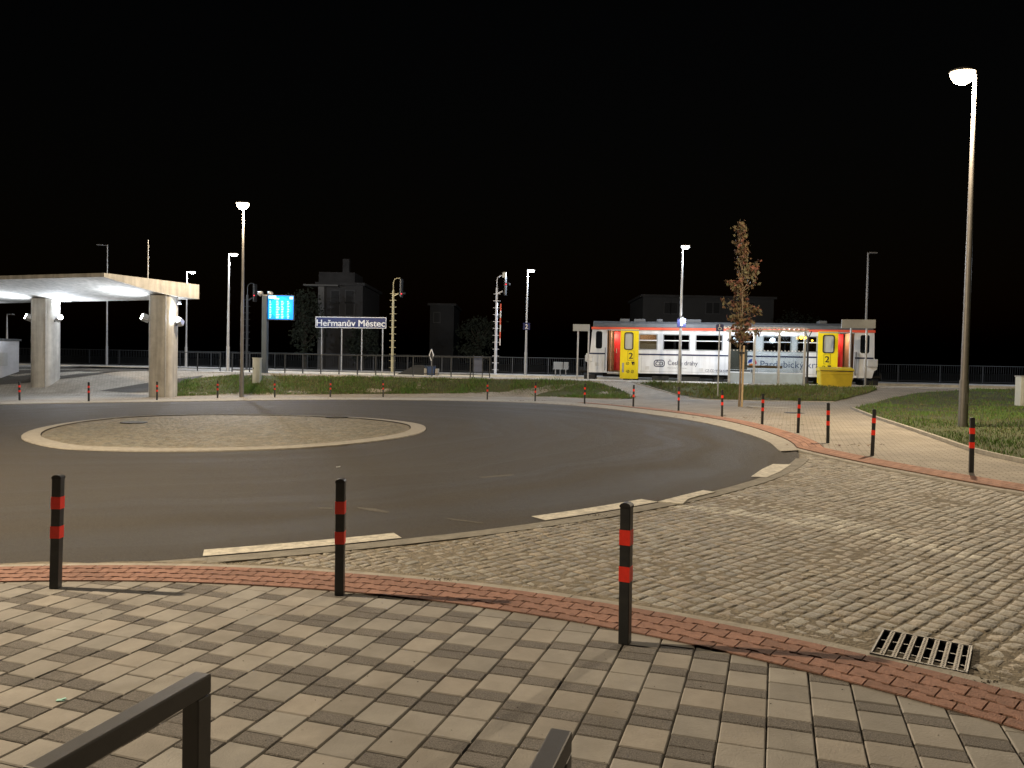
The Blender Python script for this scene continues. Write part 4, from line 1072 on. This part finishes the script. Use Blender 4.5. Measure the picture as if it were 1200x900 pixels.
# glazing with frames
M_int = mat('carriage_wall', (.42, .27, .17), .6); M_intr = mat('red_cabin_door', (.55, .02, .03), .45); M_intw = mat('carriage_ceiling', (.6, .55, .48), .6)
M_dim = mat('carriage_dim', (.10, .10, .10), .7); M_blind = mat('window_blind', (.46, .33, .20), .8)
M_clear = bpy.data.materials.new('window_glass'); M_clear.use_nodes = True
nn = M_clear.node_tree.nodes; ll = M_clear.node_tree.links; nn.remove(nn['Principled BSDF'])
tr = nn.new('ShaderNodeBsdfTransparent'); gl_ = nn.new('ShaderNodeBsdfGlossy'); gl_.inputs['Roughness'].default_value = .05; mxs = nn.new('ShaderNodeMixShader'); mxs.inputs[0].default_value = .10
tr.inputs[0].default_value = (.75, .78, .78, 1)
ll.new(tr.outputs[0], mxs.inputs[1]); ll.new(gl_.outputs[0], mxs.inputs[2]); ll.new(mxs.outputs[0], nn['Material Output'].inputs[0])
M_dimglass = M_clear.copy(); M_dimglass.name = 'dim_saloon_glass'  # darker copy of the pane glass, stands in for the dim saloon
for nd in M_dimglass.node_tree.nodes:
    if nd.type == 'BSDF_TRANSPARENT': nd.inputs[0].default_value = (.16, .17, .17, 1)
    if nd.type == 'MIX_SHADER': nd.inputs[0].default_value = .04
for i, (a_, c_) in enumerate(wins):
    x0, x1 = U(a_), U(c_); w = MB()
    o = curve_plate('window', rrect(x0 - .02, zw0 - .02, x1 + .02, zw1 + .02, .05), [rrect(x0 + .035, zw0 + .035, x1 - .035, zw1 - .035, .04)], .05, M_panelg, TR, loc=(0, -.008, 0))
    zb2 = zw0 + (zw1 - zw0) * .60
    MB().box(((x0 + x1) / 2, .0, zb2), (x1 - x0 - .07, .04, .05)).build('crossbar', M_signwhite, o)
    MB().box(((x0 + x1) / 2, .045, (zw0 + zw1) / 2), (x1 - x0 - .07, .008, zw1 - zw0 - .07)).build('pane', M_clear if i == 0 else M_dimglass, o)
    if i == 0: MB().box(((x0 + x1) / 2, .08, (zw0 + zb2) / 2 - .02), (x1 - x0, .01, zb2 - zw0)).build('blind', M_blind, o)
for (a_, c_, zA, zB) in ((698, 705.5, zw0 + .02, zw1 + .12), (1008, 1019, zw0, zw1 + .1)):
    MB().box(((U(a_) + U(c_)) / 2, .03, (zA + zB) / 2), (U(c_) - U(a_) + .02, .01, zB - zA + .02)).build('cab_window', M_glass, TR)
# sliding doors outside the wall
for (a_, c_, wa, wc, lab) in ((727, 748.3, 732, 741.5, 'left'), (958, 981.3, 964, 976.5, 'right')):
    x0, x1 = U(a_), U(c_); zd0 = zbot - .30; zd1 = ztop_ + .02
    d = curve_plate('sliding_door', rrect(x0, zd0, x1, zd1, .03), [rrect(U(wa), zw0, U(wc), zw1 + .05, .1)], .05, M_yel, TR, loc=(0, -.10, 0))
    fr = curve_plate('window_frame', rrect(U(wa) - .03, zw0 - .03, U(wc) + .03, zw1 + .08, .12), [rrect(U(wa) + .02, zw0 + .02, U(wc) - .02, zw1 + .03, .09)], .03, M_blk, d, loc=(0, -.115, 0))
    MB().box(((U(wa) + U(wc)) / 2, -.07, (zw0 + zw1) / 2 + .02), (U(wc) - U(wa) + .02, .01, zw1 - zw0 + .06)).build('pane', mat('milky_pane', (.50, .50, .44), .3), d)
    xc = U(739.5) if lab == 'left' else U(969)
    text('class_number', '2', M_blk, d, xc - .10, xc + .10, zline - .24, -.106, height=.32, bold=True)
    b = MB()
    for dx in (-.16, .16): b.box((xc + dx, -.103, zline - .08), (.012, .006, .5))
    for dz in (-.33, .17): b.box((xc, -.103, zline + dz), (.332, .006, .012))
    # pictograms
    for (dx, dz) in ((-.16, -.5), (.14, -.5), (-.14, -.92), (.10, -.92)):
        for k in range(10):
            aa = R(36 * k); ab = R(36 * k + 36); rr = .07
            b.beam((xc + dx + rr * math.cos(aa), -.105, zline + dz + rr * math.sin(aa)), (xc + dx + rr * math.cos(ab), -.105, zline + dz + rr * math.sin(ab)), .01, .02)
        b.beam((xc + dx - .05, -.105, zline + dz - .05), (xc + dx + .05, -.105, zline + dz + .05), .01, .02)
    b.prism([(xc + .02, zline - .40), (xc + .2, zline - .40), (xc + .11, zline - .60)], .006, axis='y', base=-.108)
    b.build('pictograms', M_blk, d)
    xs2 = x0 + .16 if lab == 'left' else x1 - .28
    MB().box((xs2, -.106, zline - .72), (.10, .012, .5)).build('door_handle', M_panelg, d, bevel=.03)
    MB().box(((U(711) + U(749)) / 2 if lab == 'left' else (U(957) + U(1002)) / 2, -.07, ztop_ - .03), (U(749) - U(711), .10, .05)).build('door_track', M_panelg, TR)
# interior
zf = zbot + .02
MB().box(((Xl + Xr) / 2, WT / 2, zf), (Xr - Xl - .2, WT - .16, .06)).build('floor', M_dim, TR)
MB().box(((Xl + Xr) / 2, WT / 2, ztop_ + .03), (Xr - Xl - .2, WT - .16, .05)).build('ceiling', M_intw, TR)
zh = ztop_ - zf - .04; zc_ = (ztop_ + zf) / 2 + .02
for u in (710, 1003): MB().box((U(u), WT / 2, zc_), (.05, WT - .2, zh)).build('partition', M_int, TR)
for u in (772.5, 931.5): MB().box((U(u), WT / 2, zc_), (.05, WT - .2, zh)).build('partition', M_dim, TR)
for u0, u1, um in ((710.6, 771, 720), (932, 1002, 985)):
    MB().box(((U(u0) + U(u1)) / 2, 1.9, zc_), (U(u1) - U(u0) - .1, .05, zh)).build('vestibule_wall', M_int, TR)
    dd = MB().box((U(um + 3.5), .9, zc_), (.38, .05, zh - .15)).build('inner_door', M_intr, TR)
    MB().box((U(um + 2), .865, zc_), (.04, .04, .25)).build('handle', M_galv, dd)
    MB().box((U(um - 4.2) if um == 720 else U(um + 11), .5, zc_), (.04, .9, zh - .1)).build('vestibule_panel', M_int, TR)
    MB().box((U((u0 + u1) / 2), 1.0, ztop_ - .02), (1.0, .2, .04)).build('ceiling_lamp', emis('carriage_lamp', (1, .78, .55), 3), TR)
    light('vestibule_light', 'POINT', (U(um), .42, ztop_ - .3), 26, (1, .70, .46), TR, radius=.1)
light('vestibule_light', 'POINT', (U(759), .9, ztop_ - .4), 26, (1, .72, .45), TR, radius=.1)
for u in (793, 832, 870, 912, 948):
    MB().box((U(u), WT / 2, ztop_ - .02), (.5, .12, .03)).build('ceiling_lamp', emis('saloon_lamp', (1, .8, .6), .9), TR)
for u in range(785, 930, 12):                           # seat backs
    MB().box((U(u), .95, zf + .62), (.14, 1.1, 1.15)).build('seat_back', mat('seat_fabric', (.04, .05, .10), .9), TR, bevel=.04)
# grab rails, steps
for u in (709.3, 1003.2, 957, 1001.6):
    MB().tube([(U(u), -.06, zf + .1), (U(u), -.09, zf + .25), (U(u), -.09, zf + 1.2), (U(u), -.06, zf + 1.3)], .018, 6).build('grab_rail', M_dark, TR)
for (a_, c_) in ((712, 728), (981, 1001)):
    for k, (yy, zz) in enumerate(((.1, zbot - .05), (-.02, zbot - .32))):
        MB().box(((U(a_) + U(c_)) / 2, yy, zz), (U(c_) - U(a_), .3, .04)).build('step', M_galv, TR)
# markings
xa = U(767)
b = MB(); x0, x1 = U(766.5), U(779.5); z0, z1 = TP(770, 430)[1], TP(770, 421.5)[1]
curve_plate('emblem', rrect(x0, z0, x1, z1, .15, 6), [rrect(x0 + .045, z0 + .045, x1 - .045, z1 - .045, .11, 6)], .006, M_blue, TR, loc=(0, -.008, 0))
text('emblem_letters', 'ČD', M_blue, TR, x0 + .09, x1 - .09, z0 + .09, -.006, height=.2, bold=True)
text('lettering', 'České dráhy', M_blue, TR, U(783), U(818), TP(800, 428)[1], -.006, height=.24)
text('lettering', 'Národní dopravce', M_panelg, TR, U(783), U(805), TP(800, 432)[1], -.006, height=.07)
text('vehicle_number', 'CZ-ČD 95 54 5 810', M_blue, TR, U(827), U(856), TP(840, 436)[1], -.006, height=.13)
text('lettering', 'Pardubický kraj', mat('grey_blue_letters', (.10, .13, .22), .4), TR, U(891.5), U(963), TP(925, 431)[1], -.006, height=.36)
MB().box((U(900), -.004, TP(890, 447)[1] + .35), (.1, .002, .002)).build('rivet', M_panelg, TR)
xe, ze = U(882), TP(882, 425)[1]
for (mt_, a0) in ((mat('kraj_blue', (.03, .06, .35), .4), 90), (mat('kraj_orange', (.75, .2, .03), .4), 210), (mat('kraj_red', (.6, .03, .06), .4), 330)):
    pts = [(xe + .03 * math.cos(R(a0 + 60)), ze + .03 * math.sin(R(a0 + 60)))] + [(xe + .22 * math.cos(R(a0 + k * 24)), ze + .2 * math.sin(R(a0 + k * 24))) for k in range(5)]
    MB().prism(pts, .006, axis='y', base=-.008).build('regional_emblem', mt_, TR)
# underframe
MB().box(((Xl + Xr) / 2, WT / 2, zbot - .12), (Xr - Xl - 1.2, 1.6, .2)).build('underframe', M_under, TR)
for u in (740, 975):
    for y in (.75, 2.2):
        w = MB().cyl((U(u), y - .06, TZ + .42), (U(u), y + .06, TZ + .42), .42, n=24).build('wheel', M_under, TR)
        MB().cyl((U(u), y - .09, TZ + .42), (U(u), y - .06, TZ + .42), .12, n=12).build('hub', M_galv, w)
    MB().cyl((U(u), .4, TZ + .42), (U(u), 2.5, TZ + .42), .08).build('axle', M_under, TR)
for u0, u1, h in ((765, 785, .35), (800, 822, .45), (838, 850, .3), (870, 905, .5), (920, 950, .35)):
    MB().box(((U(u0) + U(u1)) / 2, .5, zbot - .12 - h / 2), (U(u1) - U(u0), .5, h)).build('equipment_box', mat('equipment_grey', (.05, .055, .06), .7, var=.2), TR, bevel=.03)

# ---------------------------------------------------------------- shelter
TS = 39.2
s0 = hitt(855, 430, TS); zsb = ZP + .04
def SX(u): q = hitt(u, 410, TS); return (q - s0).x * ct + (q - s0).y * st
def SZ(u, v): return hitt(u, v, TS).z - zsb
SH = thing('platform_shelter', 'open platform shelter with corrugated roof and steel posts in front of the train', 'shelter', (s0.x, s0.y, zsb), ANG)
us = (855, 884, 913, 943); zt = (SZ(860, 387) + SZ(940, 388.5)) / 2
for u in us:
    MB().box((SX(u), 0, zt / 2), (.10, .10, zt)).build('post', M_galv, SH)
    MB().beam((SX(u), 0, zt - .05), (SX(u), 1.35, zt + .05), .08, .1).build('roof_bracket', M_galv, SH)
MB().box(((SX(850) + SX(947)) / 2, -.05, zt + .0), (SX(947) - SX(850), .08, .10)).build('front_beam', M_galv, SH)
b = MB(); xa, xb = SX(849), SX(948); n = int((xb - xa) / .03)
vs = []
for i in range(n + 1):
    x = xa + (xb - xa) * i / n; z = .035 * math.sin(x * 2 * math.pi / .22)
    vs += [(x, -.25, zt + .10 + z), (x, 1.45, zt + .24 + z), (x, 1.45, zt + .225 + z), (x, -.25, zt + .085 + z)]
b.add(vs, [(4 * i + k, 4 * i + (k + 1) % 4, 4 * i + 4 + (k + 1) % 4, 4 * i + 4 + k) for i in range(n) for k in range(4)])
b.build('corrugated_roof', mat('roof_sheet', (.38, .27, .18), .6, var=.15, vs=4), SH)
M_frost = mat('frosted_glass', (.45, .55, .66), .35, var=.1, vs=3)
for (a_, c_) in zip(us, us[1:]):
    MB().box(((SX(a_) + SX(c_)) / 2, .02, .28), (SX(c_) - SX(a_) - .12, .03, .50)).build('lower_panel', M_frost, SH)
    MB().box(((SX(a_) + SX(c_)) / 2, .02, 1.45), (SX(c_) - SX(a_) - .12, .012, 1.75)).build('glass_pane', M_clear, SH)
b = MB()
x = SX(856); zd = SZ(900, 411)
while x < SX(942): b.box((x, .005, zd), (.05, .006, .05)); x += .16
b.build('safety_dots', M_signwhite, SH)
MB().box((SX(867), .3, (SZ(867, 409) + SZ(867, 433)) / 2), (SX(877) - SX(857), .04, SZ(867, 409) - SZ(867, 433))).build('timetable_case', mat('case_grey', (.20, .21, .20), .5), SH)
MB().box((SX(867), .3, SZ(867, 434.5)), (SX(883) - SX(856), .06, .06)).build('case_rail', M_dark, SH)
bn = MB().box(((SX(878) + SX(918)) / 2, .35, SZ(900, 430)), (SX(918.5) - SX(878), .35, .12)).build('bench_seat', M_wood, SH)
for u in (883, 914): MB().box((SX(u), .38, SZ(900, 433) / 2 - .02), (.06, .3, SZ(900, 433))).build('bench_leg', M_galv, bn)
MB().box(((SX(907) + SX(940)) / 2, .6, zt - .13), (SX(935) - SX(910), .08, .05)).build('strip_lamp', emis('shelter_lamp', (.9, .95, 1), 7), SH)
light('shelter_light', 'POINT', ((SX(907) + SX(940)) / 2, .7, zt - .3), 130, COOL, SH, radius=.15)
light('shelter_light', 'POINT', (SX(875), .7, zt - .3), 70, COOL, SH, radius=.15)

# ---------------------------------------------------------------- young tree with stake
p = hit(866, 477.5); t = thing('young_tree', 'slender young tree with sparse brown autumn leaves tied to a wooden stake', 'tree', p)
TH = 6.75; rt = random.Random(9)
pts = [(0, 0, 0), (.02, 0, 1.2), (-.02, .02, 2.4), (.03, 0, 3.6), (0, .02, 4.8), (-.06, 0, 5.8), (-.12, 0, TH - .1)]
M_bark = mat('young_bark', (.20, .15, .10), .85, var=.3, vs=12, bump=.6, bs=40)
b = MB()
for i in range(6): b.cyl(pts[i], pts[i + 1], .042 - .006 * i, .042 - .006 * (i + 1), 8)
trk = b.build('trunk', M_bark, t)
st_ = MB().cyl((.07, -.09, 0), (.09, -.09, 2.25), .038, .036, 10).build('stake', mat('pale_timber', (.42, .31, .18), .8, var=.2, vs=9), t)
MB().cyl((.04, -.05, 1.95), (.04, -.05, 2.02), .1, .1, 12).build('tie', M_blk, t)
br = MB(); lf = MB()
def pos(z):
    for a, c in zip(pts, pts[1:]):
        if z <= c[2]: k = (z - a[2]) / (c[2] - a[2]); return Vector(a).lerp(Vector(c), k)
    return Vector(pts[-1])
lc = [(.11, .062, .032), (.14, .09, .04), (.09, .07, .035), (.14, .052, .034), (.10, .09, .045)]
def leaf(q):
    s = rt.uniform(.035, .10); n1 = Vector((rt.gauss(0, 1), rt.gauss(0, 1), rt.gauss(0, .6))).normalized(); a = n1.orthogonal().normalized(); a.rotate(Matrix.Rotation(rt.random() * 6.28, 3, n1)); c = n1.cross(a)
    tn = rt.uniform(.7, 1.3); col = tuple(x * tn for x in rt.choice(lc))
    lf.add([q - a * s, q + c * s * .65 - a * s * .2 + n1 * s * .2, q + a * s, q - c * s * .65 - a * s * .1 + n1 * s * .2], [(0, 1, 2), (0, 2, 3)], col)
def wid(z):                                            # crown half width by height, from the photo
    return interp([(2.1, .18), (2.5, .50), (3.0, .50), (3.5, .60), (3.9, .56), (4.3, .42), (4.8, .34), (5.2, .24), (5.6, .20), (6.0, .24), (6.4, .13), (6.75, .07)], z)
z = 2.2
while z < TH - .1:
    for _ in range(3):
        a = rt.random() * 6.28; w = wid(z + .3) * rt.uniform(.4, 1.3); s0_ = pos(z); e0 = s0_ + Vector((math.cos(a) * w, math.sin(a) * w, rt.uniform(.25, .6)))
        if e0.z > TH: continue
        br.cyl(s0_, e0, .012, .004, 5)
        br.cyl(s0_.lerp(e0, .5), s0_.lerp(e0, .6) + Vector((rt.gauss(0, .12), rt.gauss(0, .12), rt.uniform(.05, .25))), .006, .003, 4)
        for cl_ in range(rt.choice((1, 2, 3))):
            cc = s0_.lerp(e0, rt.uniform(.35, 1.05)); sp_ = rt.uniform(.04, .10)
            for k in range(int(6 + 13 * w)): leaf(cc + Vector((rt.gauss(0, sp_), rt.gauss(0, sp_), rt.gauss(0, sp_ * .8))))
    z += rt.uniform(.09, .17)
e0 = Vector((.52, .1, 5.15)); br.cyl(pos(4.2), e0, .014, .005, 5)      # the side shoot on the right
for k in range(120): leaf(pos(4.2).lerp(e0, rt.uniform(.6, 1.05)) + Vector((rt.gauss(0, .07), rt.gauss(0, .07), rt.gauss(0, .12))))
br.build('branches', M_bark, t)
lf.build('leaves', mat('autumn_leaf', (1, 1, 1), .7, attr=True), t)

# ---------------------------------------------------------------- bicycle stands (near edge)
def stand(p0, p1, z, label):
    d = (p1 - p0).xy; L = d.length; g = G(p1.x, p1.y) + .03
    t = thing('bicycle_stand', label, 'bicycle stand', (p0.x, p0.y, g), math.atan2(d.y, d.x), 'bicycle stands at the bottom edge')
    h = z - g; w = .05
    MB().box((L / 2, 0, h - w / 2), (L + w, w, w)).build('top_bar', M_stand, t, bevel=.004)
    for x in (0, L): MB().box((x, 0, (h - w) / 2 - .0015), (w, w, h - w)).build('leg', M_stand, t, bevel=.003)
    for x in (0, L): MB().box((x, 0, .006), (.12, .12, .01)).build('foot_plate', M_stand, t)
M_stand = mat('graphite_powder_coat', (.075, .07, .064), .5, .15, var=.08, vs=20, bump=.08, bs=400)
zs = .78
pa, pb = hitz(50, 893, zs), hitz(231, 792, zs)
stand(pa, pb, zs, 'dark square tube bicycle stand at the bottom left corner')
pd = hitz(655, 860, zs); dv_ = (pb - pa).normalized() * max(.5, (pb - pa).length)
stand(pd - dv_, pd, zs, 'dark square tube bicycle stand cut off at the bottom centre')

# ---------------------------------------------------------------- drain grate
t = thing('drain_grate', 'rectangular cast iron street drain grate in the setts beside the kerb', 'drain grate', (gc.x, gc.y, G(gc.x, gc.y)), math.atan2(gx.y, gx.x))
M_iron = mat('worn_iron', (.14, .13, .115), .5, .4, var=.3, vs=30, bump=.3, bs=90); M_irond = mat('dark_iron', (.05, .047, .045), .5, .6)
MB().box((0, 0, .006), (gl - .004, gw - .004, .004)).build('pit_shade_plate', mat('pit_shade_black', (.003, .003, .003), 1, spec=0), t)  # flat black plate stands in for the shade of a deep drain pit
b = MB()
for s_ in (-1, 1): b.box((0, s_ * (gw / 2 - .006), .016), (gl, .012, .03)); b.box((s_ * (gl / 2 - .006), 0, .016), (.012, gw - .026, .03))
b.build('frame', M_blk, t, bevel=.002)
MB().box((gl / 2 - .016, 0, .030), (.006, gw - .03, .008)).build('pale_edge', M_iron, t)  # paler strip along the right end of the frame
for i in range(7):
    x = -gl / 2 + gl * (i + 1) / 8 ; wd = gl / 8 * .42
    bar = MB()
    for s_ in (-1, 1): bar.box((x + s_ * (wd / 2 - .004), 0, .016), (.008, gw - .028, .026))
    n = 15
    for k in range(n): bar.box((x, -gw / 2 + .03 + (gw - .06) * k / (n - 1), .022), (wd - .016, .014, .022))
    bar.build('bar', M_iron, t)
for y in (-.07, .07): MB().box((0, y * gw / .4, .011), (gl - .03, .010, .004)).build('cross_bar', M_blk, t)

# covers, litter, leaves
def cover(u, v, w, d, label, round_=True, name='manhole_cover', mt=None):
    p = hit(u, v); t = thing(name, label, 'cover', (p.x, p.y, p.z + .03))
    if round_: MB().cyl((0, 0, .0), (0, 0, .012), w / 2, n=28).build('lid', mt or M_irond, t); MB().lathe((0, 0, 0), [(w / 2 + .002, 0), (w / 2 + .05, 0), (w / 2 + .05, .008), (w / 2 + .002, .008)], 28).build('frame', M_iron, t)
    else: MB().box((0, 0, .006), (w, d, .012)).build('slab', mt or M_kerb, t, bevel=.002)
cover(931, 485, .55, 0, 'dark round cover in the far pavement between two bollards')
cover(905, 478.5, 1.6, .8, 'pale flat slab set in the far pavement before the shelter', False, 'paving_slab')
for u, v, s_ in ((157, 497.5, 'left rear'), (394, 491, 'right rear')):
    p = hit(u, v); t = thing('manhole_cover', 'dark cover in the %s part of the roundabout island' % s_, 'cover', (p.x, p.y, p.z + .062))
    MB().cyl((0, 0, -.01), (0, 0, .006), .33, n=28).build('lid', M_irond, t); MB().box((0, 0, .009), (.3, .03, .006)).build('lift_bar', M_iron, t)
p = hit(71, 829); b = MB().box((0, 0, .004), (.035, .02, .004), rz=.2).box((.012, .006, .008), (.018, .014, .003), rz=.9)
o = b.build('litter_scrap', mat('mint_paper', (.42, .75, .68), .6)); o.location = (p.x, p.y, p.z + .031); tag(o, 'tiny mint green scrap lying on the near pavement', 'litter')
p = hit(396, 549); o = MB().box((0, 0, .01), (.05, .03, .01), rz=.5).box((.02, .02, .016), (.02, .03, .008)).build('litter_scrap', M_signwhite); o.location = (p.x, p.y, p.z + .012); tag(o, 'tiny white scrap lying on the asphalt above the middle bollard', 'litter')
b = MB(); rl = random.Random(31)
spots = [(627, 470.5, .5, 40), (615, 471, .4, 30), (290, 468, 2.5, 60), (400, 467.5, 2, 50), (790, 483, .5, 25), (850, 491, .8, 25), (700, 475, 2, 40), (905, 500, .6, 25), (985, 524, .5, 30), (230, 468, 2, 40), (835, 489, 1, 30)]
for (u, v, sprd, cnt) in spots:
    c = hit(u, v)
    for _ in range(cnt):
        x, y = c.x + rl.gauss(0, sprd), c.y + rl.gauss(0, .12); z = G(x, y) + .036; s = rl.uniform(.015, .045); a = rl.random() * 6.28
        b.add([(x + s * math.cos(a + k * 1.57) * (1 if k % 2 else .6), y + s * math.sin(a + k * 1.57) * (1 if k % 2 else .6), z + rl.uniform(0, .02)) for k in range(4)], [(0, 1, 2), (0, 2, 3)], tuple(q * rl.uniform(.5, 1.1) for q in (.16, .10, .05)))
for _ in range(420):
    x, y = rl.uniform(-5, 3.6), rl.uniform(2, 5.4)
    if (Vector((x, y)) - KC).length > KR0: continue
    z = G(x, y) + .033; s = rl.uniform(.002, .006); a = rl.random() * 6.28
    b.add([(x + s * math.cos(a + k * 1.57), y + s * math.sin(a + k * 1.57) * .6, z + (.003 if k == 0 else 0)) for k in range(4)], [(0, 1, 2), (0, 2, 3)], (.03, .022, .015))
for (cu_, cv_) in ((270, 664), (520, 684), (660, 708), (905, 765), (860, 749), (1010, 779), (1150, 806), (560, 642), (700, 607)):
    c = hit(cu_, cv_)
    for _ in range(26):
        x, y = c.x + rl.gauss(0, .06), c.y + rl.gauss(0, .02); z = G(x, y) + .028; s = rl.uniform(.004, .011); a = rl.random() * 6.28
        b.add([(x + s * math.cos(a + k * 1.57), y + s * math.sin(a + k * 1.57) * .6, z + (.006 if k == 0 else 0)) for k in range(4)], [(0, 1, 2), (0, 2, 3)], (.05, .04, .02))
tag(b.build('fallen_leaves', mat('dry_leaf', (1, 1, 1), .8, attr=True)), 'scattered dry leaves and crumbs on the pavements', 'leaves', kind='stuff')

# ---------------------------------------------------------------- far buildings and dark trees
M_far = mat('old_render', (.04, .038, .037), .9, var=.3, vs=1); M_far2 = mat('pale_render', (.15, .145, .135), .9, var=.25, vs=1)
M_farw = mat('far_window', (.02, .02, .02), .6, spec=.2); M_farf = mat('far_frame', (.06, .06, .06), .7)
def house(u0, u1, vtop, D, label, col, wins_, name='house', depth=9, parapet=True):
    d0, d1 = ray(u0, 420), ray(u1, 420); x0, x1 = d0.x / d0.y * D, d1.x / d1.y * D
    top = CH + ray((u0 + u1) / 2, vtop).z / ray((u0 + u1) / 2, vtop).y * D
    t = thing(name, label, 'building', ((x0 + x1) / 2, D, .1)); w = x1 - x0; h = top - .1
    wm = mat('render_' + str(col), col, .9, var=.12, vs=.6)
    MB().box((0, depth / 2, h / 2), (w, depth, h)).build('wall', wm, t)
    MB().box((0, depth / 2, h + .1), (w + .5, depth + .5, .25)).build('roof', M_far, t)
    for (u, v, ww, hh) in wins_:
        r = ray(u, v); x = r.x / r.y * D - (x0 + x1) / 2; z = CH + r.z / r.y * D - .1
        f = MB().box((x, -.02, z), (ww, .08, hh)).build('window', M_farf, t); MB().box((x, -.07, z), (ww - .16, .02, hh - .16)).build('pane', M_farw, f)
    return t, w, h
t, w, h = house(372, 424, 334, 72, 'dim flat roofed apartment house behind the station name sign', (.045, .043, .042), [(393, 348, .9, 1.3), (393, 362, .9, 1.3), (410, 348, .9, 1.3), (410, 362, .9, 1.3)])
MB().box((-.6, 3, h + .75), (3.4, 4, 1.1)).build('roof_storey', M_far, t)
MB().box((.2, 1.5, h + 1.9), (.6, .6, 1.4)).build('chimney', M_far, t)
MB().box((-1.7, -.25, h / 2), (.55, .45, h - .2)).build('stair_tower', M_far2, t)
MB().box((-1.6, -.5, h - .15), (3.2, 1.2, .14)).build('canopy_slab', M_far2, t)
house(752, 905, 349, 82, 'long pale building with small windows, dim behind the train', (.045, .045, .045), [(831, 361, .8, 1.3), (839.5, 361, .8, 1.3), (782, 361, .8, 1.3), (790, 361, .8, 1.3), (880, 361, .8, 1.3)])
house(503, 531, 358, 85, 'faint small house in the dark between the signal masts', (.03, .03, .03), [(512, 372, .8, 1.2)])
def dark_tree(u, vtop, D, wpx, label, n=1500, seed=1):
    r = ray(u, 420); x = r.x / r.y * D; top = CH + ray(u, vtop).z / ray(u, vtop).y * D; rr = random.Random(seed); cw = wpx / 900 * D / 2
    t = thing('tree', label, 'tree', (x, D, .1), group='dark trees behind the far platform'); h = top - .1
    b = MB(); b.cyl((0, 0, 0), (0, 0, h * .8), .22, .06, 8)
    lf_ = MB(); blobs = []
    for i in range(26):
        a = rr.random() * 6.28; z = rr.uniform(.3, .92); q = cw * (1 - abs(z - .5) * 1.1) * rr.uniform(.3, .9)
        c = Vector((math.cos(a) * q, math.sin(a) * q, z * h)); blobs.append(c); b.cyl((0, 0, z * h * .7), c, .05, .015, 5)
    for k in range(n):
        c = rr.choice(blobs); q = c + Vector((rr.gauss(0, cw * .2), rr.gauss(0, cw * .2), rr.gauss(0, h * .05))); s = rr.uniform(.08, .2)
        a = Vector((rr.gauss(0, 1), rr.gauss(0, 1), rr.gauss(0, 1))).normalized() * s; c2 = a.orthogonal().normalized() * s * .6; tn = rr.uniform(.6, 1.3)
        lf_.add([q - a, q + c2, q + a, q - c2], [(0, 1, 2, 3)], (.02 * tn, .026 * tn, .014 * tn))
    b.build('trunk', M_soil, t); lf_.build('crown', mat('dark_leaf', (1, 1, 1), .8, attr=True), t)
for i, a_ in enumerate([(357, 338, 66, 44, 'dark tree hiding the left side of the apartment house'), (425, 380, 68, 40, 'low dark tree right behind the middle of the station sign'),
                        (560, 372, 72, 60, 'dark tree behind the white signal mast'), (930, 360, 80, 70, 'dark tree rising behind the shelter roof')]):
    dark_tree(*a_, seed=i + 1)
